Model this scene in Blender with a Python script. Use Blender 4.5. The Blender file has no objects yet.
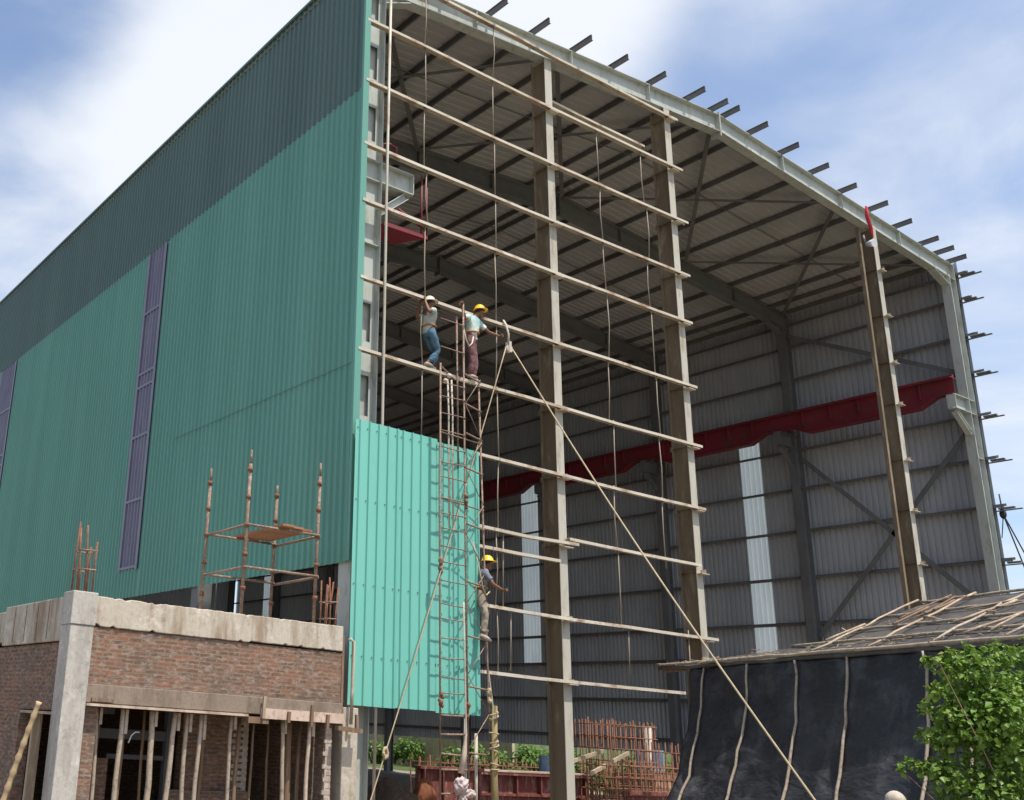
import bpy, bmesh, math, random
from mathutils import Vector, Matrix, noise as mn
R = math.radians
random.seed(7)
scene = bpy.context.scene
col = scene.collection

# ------------------------------------------------------------------ camera
CAM = Vector((-11.0423, -14.9908, 1.6))
YAW, PITCH, ROLL = 0.5276, 0.3068, 0.0635
FPX, PPX, PPY = 1020.505, 250.277, 400.305
fw = Vector((math.sin(YAW) * math.cos(PITCH), math.cos(YAW) * math.cos(PITCH), math.sin(PITCH)))
rt = Vector((math.cos(YAW), -math.sin(YAW), 0))
up = rt.cross(fw)
rt, up = rt * math.cos(ROLL) + up * math.sin(ROLL), -rt * math.sin(ROLL) + up * math.cos(ROLL)
cd = bpy.data.cameras.new('camera')
cam = bpy.data.objects.new('camera', cd)
col.objects.link(cam)
m = Matrix((rt, up, -fw)).transposed().to_4x4()
m.translation = CAM
cam.matrix_world = m
cd.sensor_width = 36
cd.sensor_fit = 'HORIZONTAL'
cd.lens = FPX * 36 / 1024
cd.shift_x = (512 - PPX) / 1024
cd.shift_y = (PPY - 400) / 1024
cd.clip_end = 3000
scene.camera = cam

# ------------------------------------------------------------------ light
SUN_EL, SUN_AZ = 67, 11            # azimuth measured from -Y towards +X
sd = Vector((math.sin(R(SUN_AZ)) * math.cos(R(SUN_EL)), -math.cos(R(SUN_AZ)) * math.cos(R(SUN_EL)), math.sin(R(SUN_EL))))
sl = bpy.data.lights.new('sun', 'SUN')
sl.energy = 3.5
sl.angle = R(0.5)
sl.color = (1.0, 0.945, 0.86)
so = bpy.data.objects.new('sun', sl)
so.rotation_euler = sd.to_track_quat('Z', 'Y').to_euler()
so.location = (0, -10, 60)
col.objects.link(so)
scene.view_settings.view_transform = 'Standard'
scene.view_settings.look = 'None'
scene.view_settings.exposure = 0.75
scene.view_settings.gamma = 1.0
scene.render.engine = 'CYCLES'
scene.cycles.max_bounces = 10
scene.cycles.diffuse_bounces = 6

w = bpy.data.worlds.new('World')
scene.world = w
w.use_nodes = True
nt = w.node_tree
nt.nodes.clear()
N = nt.nodes.new


def wn(t, **k):
    n = nt.nodes.new(t)
    for a, b in k.items():
        setattr(n, a, b)
    return n


def wmath(op, a, b=None, clamp=False):
    n = wn('ShaderNodeMath', operation=op, use_clamp=clamp)
    for i, v in enumerate((a, b)):
        if v is None:
            continue
        if isinstance(v, (int, float)):
            n.inputs[i].default_value = v
        else:
            nt.links.new(v, n.inputs[i])
    return n.outputs[0]


sky = wn('ShaderNodeTexSky', sky_type='NISHITA')
sky.sun_disc = False
sky.sun_elevation = R(SUN_EL)
sky.sun_rotation = R(180 - SUN_AZ)
sky.air_density = 1.0
sky.dust_density = 2.2
sky.ozone_density = 1.3
tc = wn('ShaderNodeTexCoord')
sep = wn('ShaderNodeSeparateXYZ')
nt.links.new(tc.outputs['Generated'], sep.inputs[0])
# cloud deck: the view direction is cut with a flat layer
zz = wmath('MAXIMUM', wmath('ADD', sep.outputs[2], 0.12), 0.03)
cx = wmath('DIVIDE', sep.outputs[0], zz)
cy = wmath('DIVIDE', sep.outputs[1], zz)
cmb = wn('ShaderNodeCombineXYZ')
nt.links.new(cx, cmb.inputs[0])
nt.links.new(cy, cmb.inputs[1])
noi = wn('ShaderNodeTexNoise')
noi.inputs['Scale'].default_value = 2.6
noi.inputs['Detail'].default_value = 8
noi.inputs['Roughness'].default_value = 0.55
noi.inputs['Distortion'].default_value = 0.35
nt.links.new(cmb.outputs[0], noi.inputs['Vector'])


def blob(d, lo, hi):
    vm = wn('ShaderNodeVectorMath', operation='DOT_PRODUCT')
    nt.links.new(tc.outputs['Generated'], vm.inputs[0])
    vm.inputs[1].default_value = Vector(d).normalized()
    mr = wn('ShaderNodeMapRange', interpolation_type='SMOOTHSTEP')
    mr.inputs['From Min'].default_value = math.cos(R(lo))
    mr.inputs['From Max'].default_value = math.cos(R(hi))
    nt.links.new(vm.outputs['Value'], mr.inputs['Value'])
    return mr.outputs['Result']


cov = wmath('ADD', wmath('MULTIPLY', blob((0.46, 0.66, 0.595), 19, 2), 1.05), wmath('MULTIPLY', blob((0.26, 0.83, 0.47), 17, 2), 0.62))
cov = wmath('ADD', cov, wmath('MULTIPLY', blob((0.585, 0.53, 0.612), 8, 1), 0.8))
cov = wmath('ADD', cov, wmath('MULTIPLY', blob((0.885, 0.31, 0.34), 13, 2), 0.42))
cov = wmath('ADD', cov, wmath('MULTIPLY', blob((0.75, 0.37, 0.55), 8, 2), 0.24))
cov = wmath('SUBTRACT', cov, wmath('MULTIPLY', blob((0.19, 0.77, 0.61), 8, 1), 0.8))
nz = wmath('MULTIPLY', wmath('SUBTRACT', noi.outputs['Fac'], 0.5), 2.5)
dens = wmath('ADD', wmath('SUBTRACT', wmath('MULTIPLY', cov, 0.92), -0.10), nz)
mr = wn('ShaderNodeMapRange', interpolation_type='SMOOTHSTEP')
mr.inputs['From Min'].default_value = -0.35
mr.inputs['From Max'].default_value = 1.5
nt.links.new(dens, mr.inputs['Value'])
cloud_fac = mr.outputs['Result']
CLOUD = (4.15, 4.35, 4.7, 1)
mix = wn('ShaderNodeMix', data_type='RGBA')
nt.links.new(cloud_fac, mix.inputs['Factor'])
nt.links.new(sky.outputs[0], mix.inputs['A'])
mix.inputs['B'].default_value = CLOUD
bg = wn('ShaderNodeBackground')
bg.inputs['Strength'].default_value = 0.13
nt.links.new(mix.outputs['Result'], bg.inputs['Color'])
wo = wn('ShaderNodeOutputWorld')
nt.links.new(bg.outputs[0], wo.inputs[0])

# ------------------------------------------------------------------ helpers


def ray(u, v):
    return (u - PPX) / FPX * rt - (v - PPY) / FPX * up + fw


def at(u, v, ax, val):
    """the point of the plane ax = val that the photo shows at pixel u, v"""
    d = ray(u, v)
    i = 'XYZ'.index(ax)
    return CAM + d * ((val - CAM[i]) / d[i])


class MB:
    def __init__(s):
        s.bm = bmesh.new()
        s.mi = 0

    def face(s, pts, smooth=False):
        f = s.bm.faces.new([s.bm.verts.new(p) for p in pts])
        f.material_index = s.mi
        f.smooth = smooth
        return f

    def hexa(s, a, b):
        """closed solid between the loops a and b (same length)"""
        va = [s.bm.verts.new(p) for p in a]
        vb = [s.bm.verts.new(p) for p in b]
        n = len(a)
        fs = [s.bm.faces.new(va[::-1]), s.bm.faces.new(vb)]
        for i in range(n):
            fs.append(s.bm.faces.new((va[i], va[(i + 1) % n], vb[(i + 1) % n], vb[i])))
        for f in fs:
            f.material_index = s.mi
        return s

    def box(s, x0, x1, y0, y1, z0, z1):
        return s.hexa([(x0, y0, z0), (x1, y0, z0), (x1, y1, z0), (x0, y1, z0)],
                      [(x0, y0, z1), (x1, y0, z1), (x1, y1, z1), (x0, y1, z1)])

    def bar(s, p, q, wd, ht, side=None):
        """rectangular bar; side = direction of its width"""
        p, q = Vector(p), Vector(q)
        d = (q - p).normalized()
        if side is None:
            side = Vector((0, 0, 1)).cross(d)
            if side.length < 1e-3:
                side = Vector((1, 0, 0))
        side = Vector(side)
        side = (side - d * side.dot(d)).normalized()
        u2 = d.cross(side).normalized()
        o = [side * (a * wd / 2) + u2 * (b * ht / 2) for a, b in ((-1, -1), (1, -1), (1, 1), (-1, 1))]
        return s.hexa([p + k for k in o], [q + k for k in o])

    def tube(s, pts, r, n=8, cap=True, smooth=True):
        pts = [Vector(p) for p in pts]
        rs = r if isinstance(r, (list, tuple)) else [r] * len(pts)
        rings = []
        prev = None
        for i, p in enumerate(pts):
            d = (pts[min(i + 1, len(pts) - 1)] - pts[max(i - 1, 0)]).normalized()
            if prev is None:
                a = d.cross(Vector((0.31, 0.17, 0.93)))
                if a.length < 1e-3:
                    a = d.cross(Vector((1, 0, 0)))
            else:
                a = prev - d * prev.dot(d)
            a.normalize()
            prev = a
            b = d.cross(a)
            rings.append([s.bm.verts.new(p + (a * math.cos(2 * math.pi * k / n) + b * math.sin(2 * math.pi * k / n)) * rs[i]) for k in range(n)])
        for i in range(len(rings) - 1):
            for k in range(n):
                f = s.bm.faces.new((rings[i][k], rings[i][(k + 1) % n], rings[i + 1][(k + 1) % n], rings[i + 1][k]))
                f.smooth = smooth
                f.material_index = s.mi
        if cap:
            for rg in (rings[0][::-1], rings[-1]):
                f = s.bm.faces.new(rg)
                f.material_index = s.mi
        return s

    def ibeam(s, p, q, depth_dir, depth, fl, tw=.014, tf=.02):
        """I section from p to q (p, q on the centre line); depth_dir lies in the web"""
        p, q, dd = Vector(p), Vector(q), Vector(depth_dir).normalized()
        d = (q - p).normalized()
        sd_ = d.cross(dd).normalized()
        s.bar(p, q, tw, depth - 2 * tf - .001, sd_)
        for k in (-1, 1):
            o = dd * k * (depth / 2 - tf / 2)
            s.bar(p + o, q + o, fl, tf, sd_)
        return s

    def ball(s, c, r, sub=2, scale=(1, 1, 1), jit=0):
        b = bmesh.new()
        bmesh.ops.create_icosphere(b, subdivisions=sub, radius=1)
        mp = {}
        for v in b.verts:
            k = r * (1 + random.uniform(-jit, jit))
            mp[v.index] = s.bm.verts.new(Vector(c) + Vector((v.co.x * scale[0], v.co.y * scale[1], v.co.z * scale[2])) * k)
        for f in b.faces:
            g = s.bm.faces.new([mp[v.index] for v in f.verts])
            g.smooth = True
            g.material_index = s.mi
        b.free()
        return s

    def build(s, name, mats, parent=None, origin=None, recalc=True, bevel=0):
        off = OFF.get(parent.name, Vector()) if parent else Vector(origin if origin is not None else (0, 0, 0))
        if recalc:
            bmesh.ops.recalc_face_normals(s.bm, faces=s.bm.faces)
        for v in s.bm.verts:
            v.co -= off
        me = bpy.data.meshes.new(name)
        s.bm.to_mesh(me)
        s.bm.free()
        o = bpy.data.objects.new(name, me)
        for mm in (mats if isinstance(mats, (list, tuple)) else [mats]):
            me.materials.append(mm)
        if parent:
            o.parent = parent
        else:
            o.location = off
        OFF[o.name] = off
        col.objects.link(o)
        if bevel:
            b = o.modifiers.new('bevel', 'BEVEL')
            b.width = bevel
            b.segments = 2
            b.limit_method = 'ANGLE'
        return o


OFF = {}


def tag(o, label=None, cat=None, group=None, kind=None):
    if label:
        o['label'] = label
    if cat:
        o['category'] = cat
    if group:
        o['group'] = group
    if kind:
        o['kind'] = kind
    return o


def thing(name, label, cat, loc, group=None):
    o = bpy.data.objects.new(name, None)
    o.empty_display_size = .2
    o.location = loc
    OFF[o.name] = Vector(loc)
    col.objects.link(o)
    return tag(o, label, cat, group)


# ------------------------------------------------------------------ materials


class Mat:
    """small builder: colour varied by layered noises, roughness, bump"""

    def __init__(s, name, rough=.6, metal=0.0, spec=.4):
        s.m = bpy.data.materials.new(name)
        s.m.use_nodes = True
        s.t = s.m.node_tree
        s.b = s.t.nodes['Principled BSDF']
        s.b.inputs['Roughness'].default_value = rough
        s.b.inputs['Metallic'].default_value = metal
        s.b.inputs['Specular IOR Level'].default_value = spec
        s.co = s.t.nodes.new('ShaderNodeTexCoord').outputs['Object']
        s.c = None

    def n(s, typ, **k):
        x = s.t.nodes.new(typ)
        for a, b in k.items():
            setattr(x, a, b)
        return x

    def link(s, a, b):
        s.t.links.new(a, b)

    def vec(s, scale=(1, 1, 1), rot=(0, 0, 0)):
        mp = s.n('ShaderNodeMapping')
        mp.inputs['Scale'].default_value = scale
        mp.inputs['Rotation'].default_value = rot
        s.link(s.co, mp.inputs[0])
        return mp.outputs[0]

    def noise(s, scale, detail=4, rough=.55, stretch=(1, 1, 1), lo=.35, hi=.65, dist=0.0):
        nz = s.n('ShaderNodeTexNoise')
        nz.inputs['Scale'].default_value = scale
        nz.inputs['Detail'].default_value = detail
        nz.inputs['Roughness'].default_value = rough
        nz.inputs['Distortion'].default_value = dist
        s.link(s.vec(stretch), nz.inputs['Vector'])
        mr_ = s.n('ShaderNodeMapRange')
        mr_.inputs['From Min'].default_value = lo
        mr_.inputs['From Max'].default_value = hi
        s.link(nz.outputs['Fac'], mr_.inputs['Value'])
        return mr_.outputs['Result']

    def mixc(s, fac, a, b, blend='MIX'):
        x = s.n('ShaderNodeMix', data_type='RGBA', blend_type=blend)
        if isinstance(fac, (int, float)):
            x.inputs['Factor'].default_value = fac
        else:
            s.link(fac, x.inputs['Factor'])
        for i, v in (('A', a), ('B', b)):
            if isinstance(v, tuple):
                x.inputs[i].default_value = (*v[:3], 1)
            else:
                s.link(v, x.inputs[i])
        return x.outputs['Result']

    def mul(s, a, b):
        x = s.n('ShaderNodeMath', operation='MULTIPLY')
        for i, v in enumerate((a, b)):
            if isinstance(v, (int, float)):
                x.inputs[i].default_value = v
            else:
                s.link(v, x.inputs[i])
        return x.outputs[0]

    def bump(s, h, strength=.3, dist=.01):
        b = s.n('ShaderNodeBump')
        b.inputs['Strength'].default_value = strength
        b.inputs['Distance'].default_value = dist
        s.link(h, b.inputs['Height'])
        s.link(b.outputs[0], s.b.inputs['Normal'])

    def done(s, c):
        if isinstance(c, tuple):
            s.b.inputs['Base Color'].default_value = (*c[:3], 1)
        else:
            s.link(c, s.b.inputs['Base Color'])
        return s.m


def simple(name, c1, c2, scale=3, rough=.6, metal=0.0, c3=None, stretch=(1, 1, 1), bump=0, spec=.4):
    M = Mat(name, rough, metal, spec)
    f = M.noise(scale, 5, .6, stretch)
    c = M.mixc(f, c1, c2)
    if c3:
        g = M.noise(scale * 4.3, 5, .65, stretch, .52, .68)
        c = M.mixc(g, c, c3)
    if bump:
        M.bump(M.noise(scale * 8, 4, .6, stretch, 0, 1), bump)
    return M.done(c)


def sheet(name, front, front2, back, back2, rough=.42, streak=.35):
    """profiled steel sheet: painted on the weather side, bare on the inner side"""
    M = Mat(name, rough, 0, .4)
    st = M.noise(1.3, 5, .6, (1, 1, .06), .4, .75)
    pt = M.noise(.35, 3, .5, (1, 1, .4))
    se = M.n('ShaderNodeSeparateXYZ')
    M.link(M.co, se.inputs[0])
    ad = M.n('ShaderNodeMath', operation='ADD')
    M.link(se.outputs[0], ad.inputs[0])
    M.link(se.outputs[1], ad.inputs[1])
    sn = M.n('ShaderNodeMath', operation='SNAP')
    M.link(ad.outputs[0], sn.inputs[0])
    sn.inputs[1].default_value = 1.0
    wnz = M.n('ShaderNodeTexWhiteNoise', noise_dimensions='1D')
    M.link(sn.outputs[0], wnz.inputs['W'])
    fine = M.noise(14, 6, .7, (1, 1, .1), .5, .72)
    M.bump(M.noise(.8, 3, .5, (1, 1, .5), 0, 1), .35, .06)
    pt = M.mixc(.5, pt, wnz.outputs['Value'])
    f = M.mixc(M.mul(fine, streak * .6), M.mixc(M.mul(st, streak), M.mixc(pt, front, front2), tuple(k * .62 for k in front)), tuple(k * .7 + .03 for k in front))
    b = M.mixc(M.noise(.6, 5, .6, (1, 1, .25)), back, back2)
    g = M.n('ShaderNodeNewGeometry')
    return M, M.mixc(g.outputs['Backfacing'], f, b)


def sheet_m(*a, **k):
    M, c = sheet(*a, **k)
    return M.done(c)


GREY_IN = (.33, .34, .355)
GREY_IN2 = (.40, .405, .41)
m_wall_green = sheet_m('green_wall_sheet', (.120, .31, .24), (.098, .27, .212), GREY_IN, GREY_IN2)
m_panel_green = sheet_m('light_green_panel_sheet', (.165, .47, .385), (.15, .445, .37), GREY_IN, GREY_IN2, streak=.12)
m_band = sheet_m('dark_teal_band_sheet', (.085, .145, .125), (.066, .12, .106), GREY_IN, GREY_IN2)
m_right = sheet_m('grey_inner_wall_sheet', (.25, .25, .245), (.2, .21, .21), GREY_IN, GREY_IN2)
m_roof = sheet_m('roof_sheet', (.3, .3, .29), (.26, .26, .25), (.39, .39, .385), (.32, .32, .315))


M, c_in = sheet('galvanised_inner_sheet', (.25, .25, .245), (.2, .21, .21), (.40, .425, .45), (.52, .54, .56), rough=.38)
_g = M.n('ShaderNodeNewGeometry')
M.link(M.mul(_g.outputs['Backfacing'], .25), M.b.inputs['Metallic'])
m_right = M.done(c_in)


def skylight_mat():
    M = Mat('translucent_skylight_sheet', .35)
    c = M.mixc(M.noise(.8, 4, .6, (1, 1, .3)), (.88, .87, .86), (.72, .72, .73))
    M.link(c, M.b.inputs['Base Color'])
    tr = M.n('ShaderNodeBsdfTranslucent')
    M.link(c, tr.inputs['Color'])
    ms = M.n('ShaderNodeMixShader')
    ms.inputs[0].default_value = .72
    out = M.t.nodes['Material Output']
    M.link(M.b.outputs[0], ms.inputs[1])
    M.link(tr.outputs[0], ms.inputs[2])
    M.link(ms.outputs[0], out.inputs[0])
    return M.m


m_sky_sheet = skylight_mat()
m_strip = simple('mauve_polycarbonate', (.135, .12, .185), (.175, .175, .225), 1.2, .35, 0, (.11, .105, .17), (2.2, 2.2, .25))
m_steel = simple('grey_green_primer_steel', (.42, .45, .41), (.36, .39, .36), 1.2, .55, 0, (.30, .29, .24), (1, 1, .35))
m_steel_y = simple('weathered_primer_column', (.44, .425, .36), (.37, .345, .275), .9, .6, 0, (.27, .215, .15), (1, 1, .3))
m_web = simple('brown_shaded_web', (.20, .155, .10), (.145, .11, .07), .9, .75, 0, (.28, .235, .165), (1, 1, .3))  # brown web tone, darkened to put the side face's shade into the colour
m_girt = simple('galvanised_girt', (.56, .51, .42), (.44, .385, .295), 1.1, .55, .0, (.28, .17, .10), (.5, 1, 1))
m_rod = simple('dull_rod', (.30, .26, .20), (.22, .185, .14), 2, .7)
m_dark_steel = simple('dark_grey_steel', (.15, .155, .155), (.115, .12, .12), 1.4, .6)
m_purlin = simple('dark_purlin_steel', (.15, .145, .14), (.11, .105, .10), 1.4, .6)
m_red = simple('red_oxide_girder', (.21, .02, .032), (.14, .016, .025), .9, .6, 0, (.10, .04, .035), (1, .4, 1))
m_red2 = simple('worn_red_formwork', (.17, .045, .035), (.12, .035, .027), 2.5, .8, 0, (.30, .19, .15), (1, 1, .3))
m_rust = simple('rusty_rebar', (.20, .085, .048), (.13, .055, .034), 6, .9, 0, (.27, .15, .09))
m_rust_tube = simple('scaffold_tube_rust', (.23, .15, .105), (.16, .10, .07), 5, .75, 0, (.36, .30, .24))
m_timber = simple('raw_timber', (.37, .29, .205), (.27, .20, .135), 3, .85, 0, (.50, .41, .30), (1, 1, .12), .3)
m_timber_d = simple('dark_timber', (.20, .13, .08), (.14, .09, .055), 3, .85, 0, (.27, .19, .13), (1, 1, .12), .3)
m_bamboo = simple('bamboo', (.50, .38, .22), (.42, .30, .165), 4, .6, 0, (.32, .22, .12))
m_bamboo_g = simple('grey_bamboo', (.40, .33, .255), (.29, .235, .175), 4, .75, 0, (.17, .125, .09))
m_rope = simple('rope_fibre', (.42, .34, .22), (.33, .26, .165), 12, .95)
m_ropew = simple('pale_cord', (.50, .46, .38), (.42, .37, .30), 12, .9)
m_plank = simple('plank_deck', (.30, .15, .075), (.22, .10, .05), 3, .85, 0, (.38, .22, .12))
m_whitecloth = simple('white_cloth', (.50, .42, .40), (.38, .31, .30), 9, .95)
m_redcloth = simple('red_rag', (.62, .05, .07), (.45, .03, .05), 9, .95)
m_orange = simple('rust_orange_cloth', (.21, .075, .03), (.13, .045, .022), 7, .95)
m_black = simple('black_rubber', (.02, .02, .022), (.03, .03, .03), 8, .8)
m_white = simple('white_enamel', (.75, .76, .77), (.62, .63, .65), 6, .4)
m_blue = simple('blue_plastic', (.20, .30, .42), (.34, .42, .50), 5, .6)
m_soil = simple('heaped_soil', (.085, .058, .04), (.06, .042, .03), 4, .95, 0, (.13, .095, .07), bump=.8)
m_yellow = simple('yellow_helmet', (.80, .48, .02), (.74, .43, .02), 6, .35)
m_cream_h = simple('cream_helmet', (.62, .56, .42), (.55, .48, .36), 6, .4)
m_skin = simple('brown_skin', (.20, .095, .055), (.165, .078, .046), 8, .6)
m_hair = simple('black_hair', (.012, .011, .01), (.02, .018, .016), 20, .7)
m_tealshirt = simple('teal_and_white_shirt', (.20, .40, .42), (.62, .66, .56), 5.5, .9)
m_greyshirt = simple('pale_grey_shirt', (.30, .36, .34), (.40, .43, .38), 8, .9)
m_navyshirt = simple('slate_shirt', (.10, .115, .14), (.20, .22, .26), 6, .9)
m_jeans = simple('blue_jeans', (.055, .12, .175), (.085, .165, .225), 7, .9)
m_maroon = simple('maroon_patterned_trousers', (.13, .06, .065), (.19, .10, .10), 14, .9)
m_dusty = simple('dusty_work_trousers', (.18, .14, .10), (.28, .24, .19), 9, .9)
m_strap = simple('harness_strap', (.42, .20, .06), (.34, .14, .05), 8, .8)
m_shoe = simple('pale_shoe', (.42, .36, .30), (.30, .25, .2), 8, .8)


def concrete_mat(name, a, b, stain, streaks=True):
    M = Mat(name, .9, 0, .25)
    c = M.mixc(M.noise(1.1, 6, .65, (1, 1, 1), .3, .7), a, b)
    c = M.mixc(M.mul(M.noise(2.6, 6, .7, (1, 1, .16), .47, .62), .85), c, stain)
    c = M.mixc(M.mul(M.noise(1.7, 6, .7, (1, 1, 1.2), .55, .68), .7), c, tuple(min(.8, k * 1.45) for k in b))
    c = M.mixc(M.mul(M.noise(5.5, 6, .75, (1, 1, 1), .55, .7), .55), c, tuple(k * .5 for k in stain))
    c = M.mixc(M.mul(M.noise(17, 5, .7, (1, 1, 1), .45, .75), .45), c, tuple(k * .55 for k in a))
    M.bump(M.noise(22, 6, .7, (1, 1, .5), 0, 1), .5, .012)
    return M.done(c)


m_conc = concrete_mat('raw_concrete_column', (.40, .375, .335), (.47, .445, .40), (.27, .245, .21))
m_conc_b = concrete_mat('cast_ring_beam', (.43, .375, .295), (.50, .455, .38), (.25, .18, .115))
m_plaster = concrete_mat('grey_brown_plaster', (.21, .165, .125), (.27, .215, .165), (.15, .115, .085))
m_shutter = concrete_mat('shutter_board', (.46, .36, .28), (.54, .44, .36), (.28, .2, .14))


def brick_mat():
    M = Mat('clay_brick', .92, 0, .2)
    se = M.n('ShaderNodeSeparateXYZ')
    M.link(M.co, se.inputs[0])
    ad = M.n('ShaderNodeMath', operation='ADD')
    M.link(se.outputs[0], ad.inputs[0])
    M.link(se.outputs[1], ad.inputs[1])
    cb = M.n('ShaderNodeCombineXYZ')
    M.link(ad.outputs[0], cb.inputs[0])
    M.link(se.outputs[2], cb.inputs[1])
    # uneven courses
    nz = M.n('ShaderNodeTexNoise')
    nz.inputs['Scale'].default_value = 2.2
    nz.inputs['Detail'].default_value = 3
    M.link(cb.outputs[0], nz.inputs['Vector'])
    vm = M.n('ShaderNodeVectorMath', operation='MULTIPLY_ADD')
    M.link(nz.outputs['Color'], vm.inputs[0])
    vm.inputs[1].default_value = (.05, .05, 0)
    M.link(cb.outputs[0], vm.inputs[2])
    br = M.n('ShaderNodeTexBrick')
    br.offset = .5
    br.inputs['Scale'].default_value = 1
    br.inputs['Brick Width'].default_value = .205
    br.inputs['Row Height'].default_value = .064
    br.inputs['Mortar Size'].default_value = .0115
    br.inputs['Mortar Smooth'].default_value = .3
    br.inputs['Bias'].default_value = -.1
    br.inputs['Color1'].default_value = (.24, .105, .06, 1)
    br.inputs['Color2'].default_value = (.115, .07, .048, 1)
    br.inputs['Mortar'].default_value = (.20, .16, .12, 1)
    M.link(vm.outputs[0], br.inputs['Vector'])
    c = M.mixc(M.mul(M.noise(1.0, 5, .6, (1, 1, 1.6), .42, .62), .72), br.outputs['Color'], (.125, .098, .078))
    c = M.mixc(M.mul(M.noise(9, 6, .75, (1, 1, 2.5), .5, .62), .75), c, (.30, .25, .205))
    c = M.mixc(M.mul(M.noise(5, 6, .75, (1, 1, 2.5), .55, .66), .6), c, (.07, .05, .04))
    M.bump(br.outputs['Fac'], -.8, .02)
    return M.done(c)


m_brick = brick_mat()


def tarp_mat(name, a, b, dust):
    M = Mat(name, .5, 0, .45)
    c = M.mixc(M.noise(.9, 5, .6), a, b)
    c = M.mixc(M.mul(M.noise(1.6, 6, .7, (1, 1, .7), .5, .75), .6), c, dust)
    M.bump(M.noise(2.2, 4, .5, (1, 1, 2.6), 0, 1, .3), .7, .10)
    return M.done(c)


m_tarp = tarp_mat('black_plastic_tarp', (.018, .019, .025), (.030, .031, .038), (.13, .13, .14))
m_roof_tarp = tarp_mat('dusty_roof_tarp', (.055, .053, .052), (.085, .08, .074), (.16, .14, .115))


def ground_mat():
    M = Mat('site_earth', .95, 0, .2)
    c = M.mixc(M.noise(.25, 6, .6), (.27, .225, .175), (.21, .175, .135))
    c = M.mixc(M.noise(2.1, 6, .7, (1, 1, 1), .5, .68), c, (.34, .28, .215))
    se = M.n('ShaderNodeSeparateXYZ')
    M.link(M.co, se.inputs[0])
    gx_ = M.n('ShaderNodeMapRange')
    gx_.inputs['From Min'].default_value = 25.5
    gx_.inputs['From Max'].default_value = 28.0
    M.link(se.outputs[0], gx_.inputs['Value'])
    c = M.mixc(gx_.outputs['Result'], c, M.mixc(M.noise(.6, 5, .6), (.045, .07, .022), (.075, .105, .035)))
    M.bump(M.noise(3.2, 8, .7, (1, 1, 1), 0, 1), .9, .12)
    return M.done(c)


def leaf_mat(name, dark, mid, light):
    M = Mat(name, .5, 0, .4)
    g = M.n('ShaderNodeNewGeometry')
    cr = M.n('ShaderNodeValToRGB')
    e = cr.color_ramp.elements
    e[0].color = (*dark, 1)
    e[1].color = (*light, 1)
    k = cr.color_ramp.elements.new(.55)
    k.color = (*mid, 1)
    M.link(g.outputs['Random Per Island'], cr.inputs[0])
    c = M.mixc(M.noise(1.6, 3, .5, (1, 1, 1), .4, .62), cr.outputs[0], mid)
    M.link(c, M.b.inputs['Base Color'])
    tr = M.n('ShaderNodeBsdfTranslucent')
    M.link(c, tr.inputs['Color'])
    ms = M.n('ShaderNodeMixShader')
    ms.inputs[0].default_value = .35
    M.link(M.b.outputs[0], ms.inputs[1])
    M.link(tr.outputs[0], ms.inputs[2])
    M.link(ms.outputs[0], M.t.nodes['Material Output'].inputs[0])
    return M.m


m_leaf = leaf_mat('fresh_leaves', (.06, .13, .018), (.145, .255, .035), (.31, .39, .065))
m_leaf_far = leaf_mat('far_leaves', (.05, .10, .015), (.10, .19, .03), (.16, .25, .045))

# ------------------------------------------------------------------ ground
GZ = -.3
g = MB()
nx = 60
xs = [-900, -400, -150, -60] + [-40 + i * 2 for i in range(61)] + [100, 160, 400, 900]
ys = [-600, -200, -80, -40] + [-30 + i * 2 for i in range(51)] + [90, 160, 400, 1200]
vs = [[g.bm.verts.new((x, y, GZ + (random.uniform(-.05, .05) if -40 < x < 80 and -30 < y < 70 else 0))) for x in xs] for y in ys]
for j in range(len(ys) - 1):
    for i in range(len(xs) - 1):
        g.bm.faces.new((vs[j][i], vs[j][i + 1], vs[j + 1][i + 1], vs[j + 1][i])).smooth = True
tag(g.build('ground', ground_mat()), kind='structure')

# ------------------------------------------------------------------ the steel shed
W, L, BAY = 24.74, 46.95, 5.85
ZE, ZR, XR = 17.76, 18.77, 12.37
GIRT = [17.709, 16.18, 14.658, 13.136, 11.826, 10.118, 8.618, 7.0855, 5.603, 4.076, 2.8175]


def zt(x):
    return ZE + (ZR - ZE) * (1 - abs(x - XR) / XR)


shed = thing('steel_shed', 'tall steel-framed industrial shed under construction with green side cladding and an open gable', 'shed', (0, 0, GZ))


def corr_profile(a0, a1, pitch, rib, depth):
    """(along, out) pairs of a trapezoidal profile; ribs stand out by depth"""
    out = [(a0, 0)]
    a = a0 + pitch * .35
    while a + rib < a1:
        e = rib * .28
        out += [(a, 0), (a + e, depth), (a + rib - e, depth), (a + rib, 0)]
        a += pitch
    out.append((a1, 0))
    return out


def sheet_wall(mb, axis, a0, a1, base, z0, z1, outdir, pitch=.2, rib=.075, depth=.04, z_cuts=()):
    """vertical profiled sheet, its front faces outdir"""
    pr = corr_profile(a0, a1, pitch, rib, depth)
    zs = [z0] + list(z_cuts) + [z1]
    rows = []
    for z in zs:
        rows.append([mb.bm.verts.new((a, base + outdir * d, z) if axis == 'X' else (base + outdir * d, a, z)) for a, d in pr])
    fl = (axis == 'X') == (outdir < 0)
    for r0, r1 in zip(rows, rows[1:]):
        for i in range(len(pr) - 1):
            q = (r0[i], r0[i + 1], r1[i + 1], r1[i])
            mb.bm.faces.new(q if fl else q[::-1]).material_index = mb.mi
    return mb


def strip(name, mat, axis, a0, a1, base, z0, z1, outdir, parent, **k):
    return sheet_wall(MB(), axis, a0, a1, base, z0, z1, outdir, **k).build(name, mat, parent, recalc=False)


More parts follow.
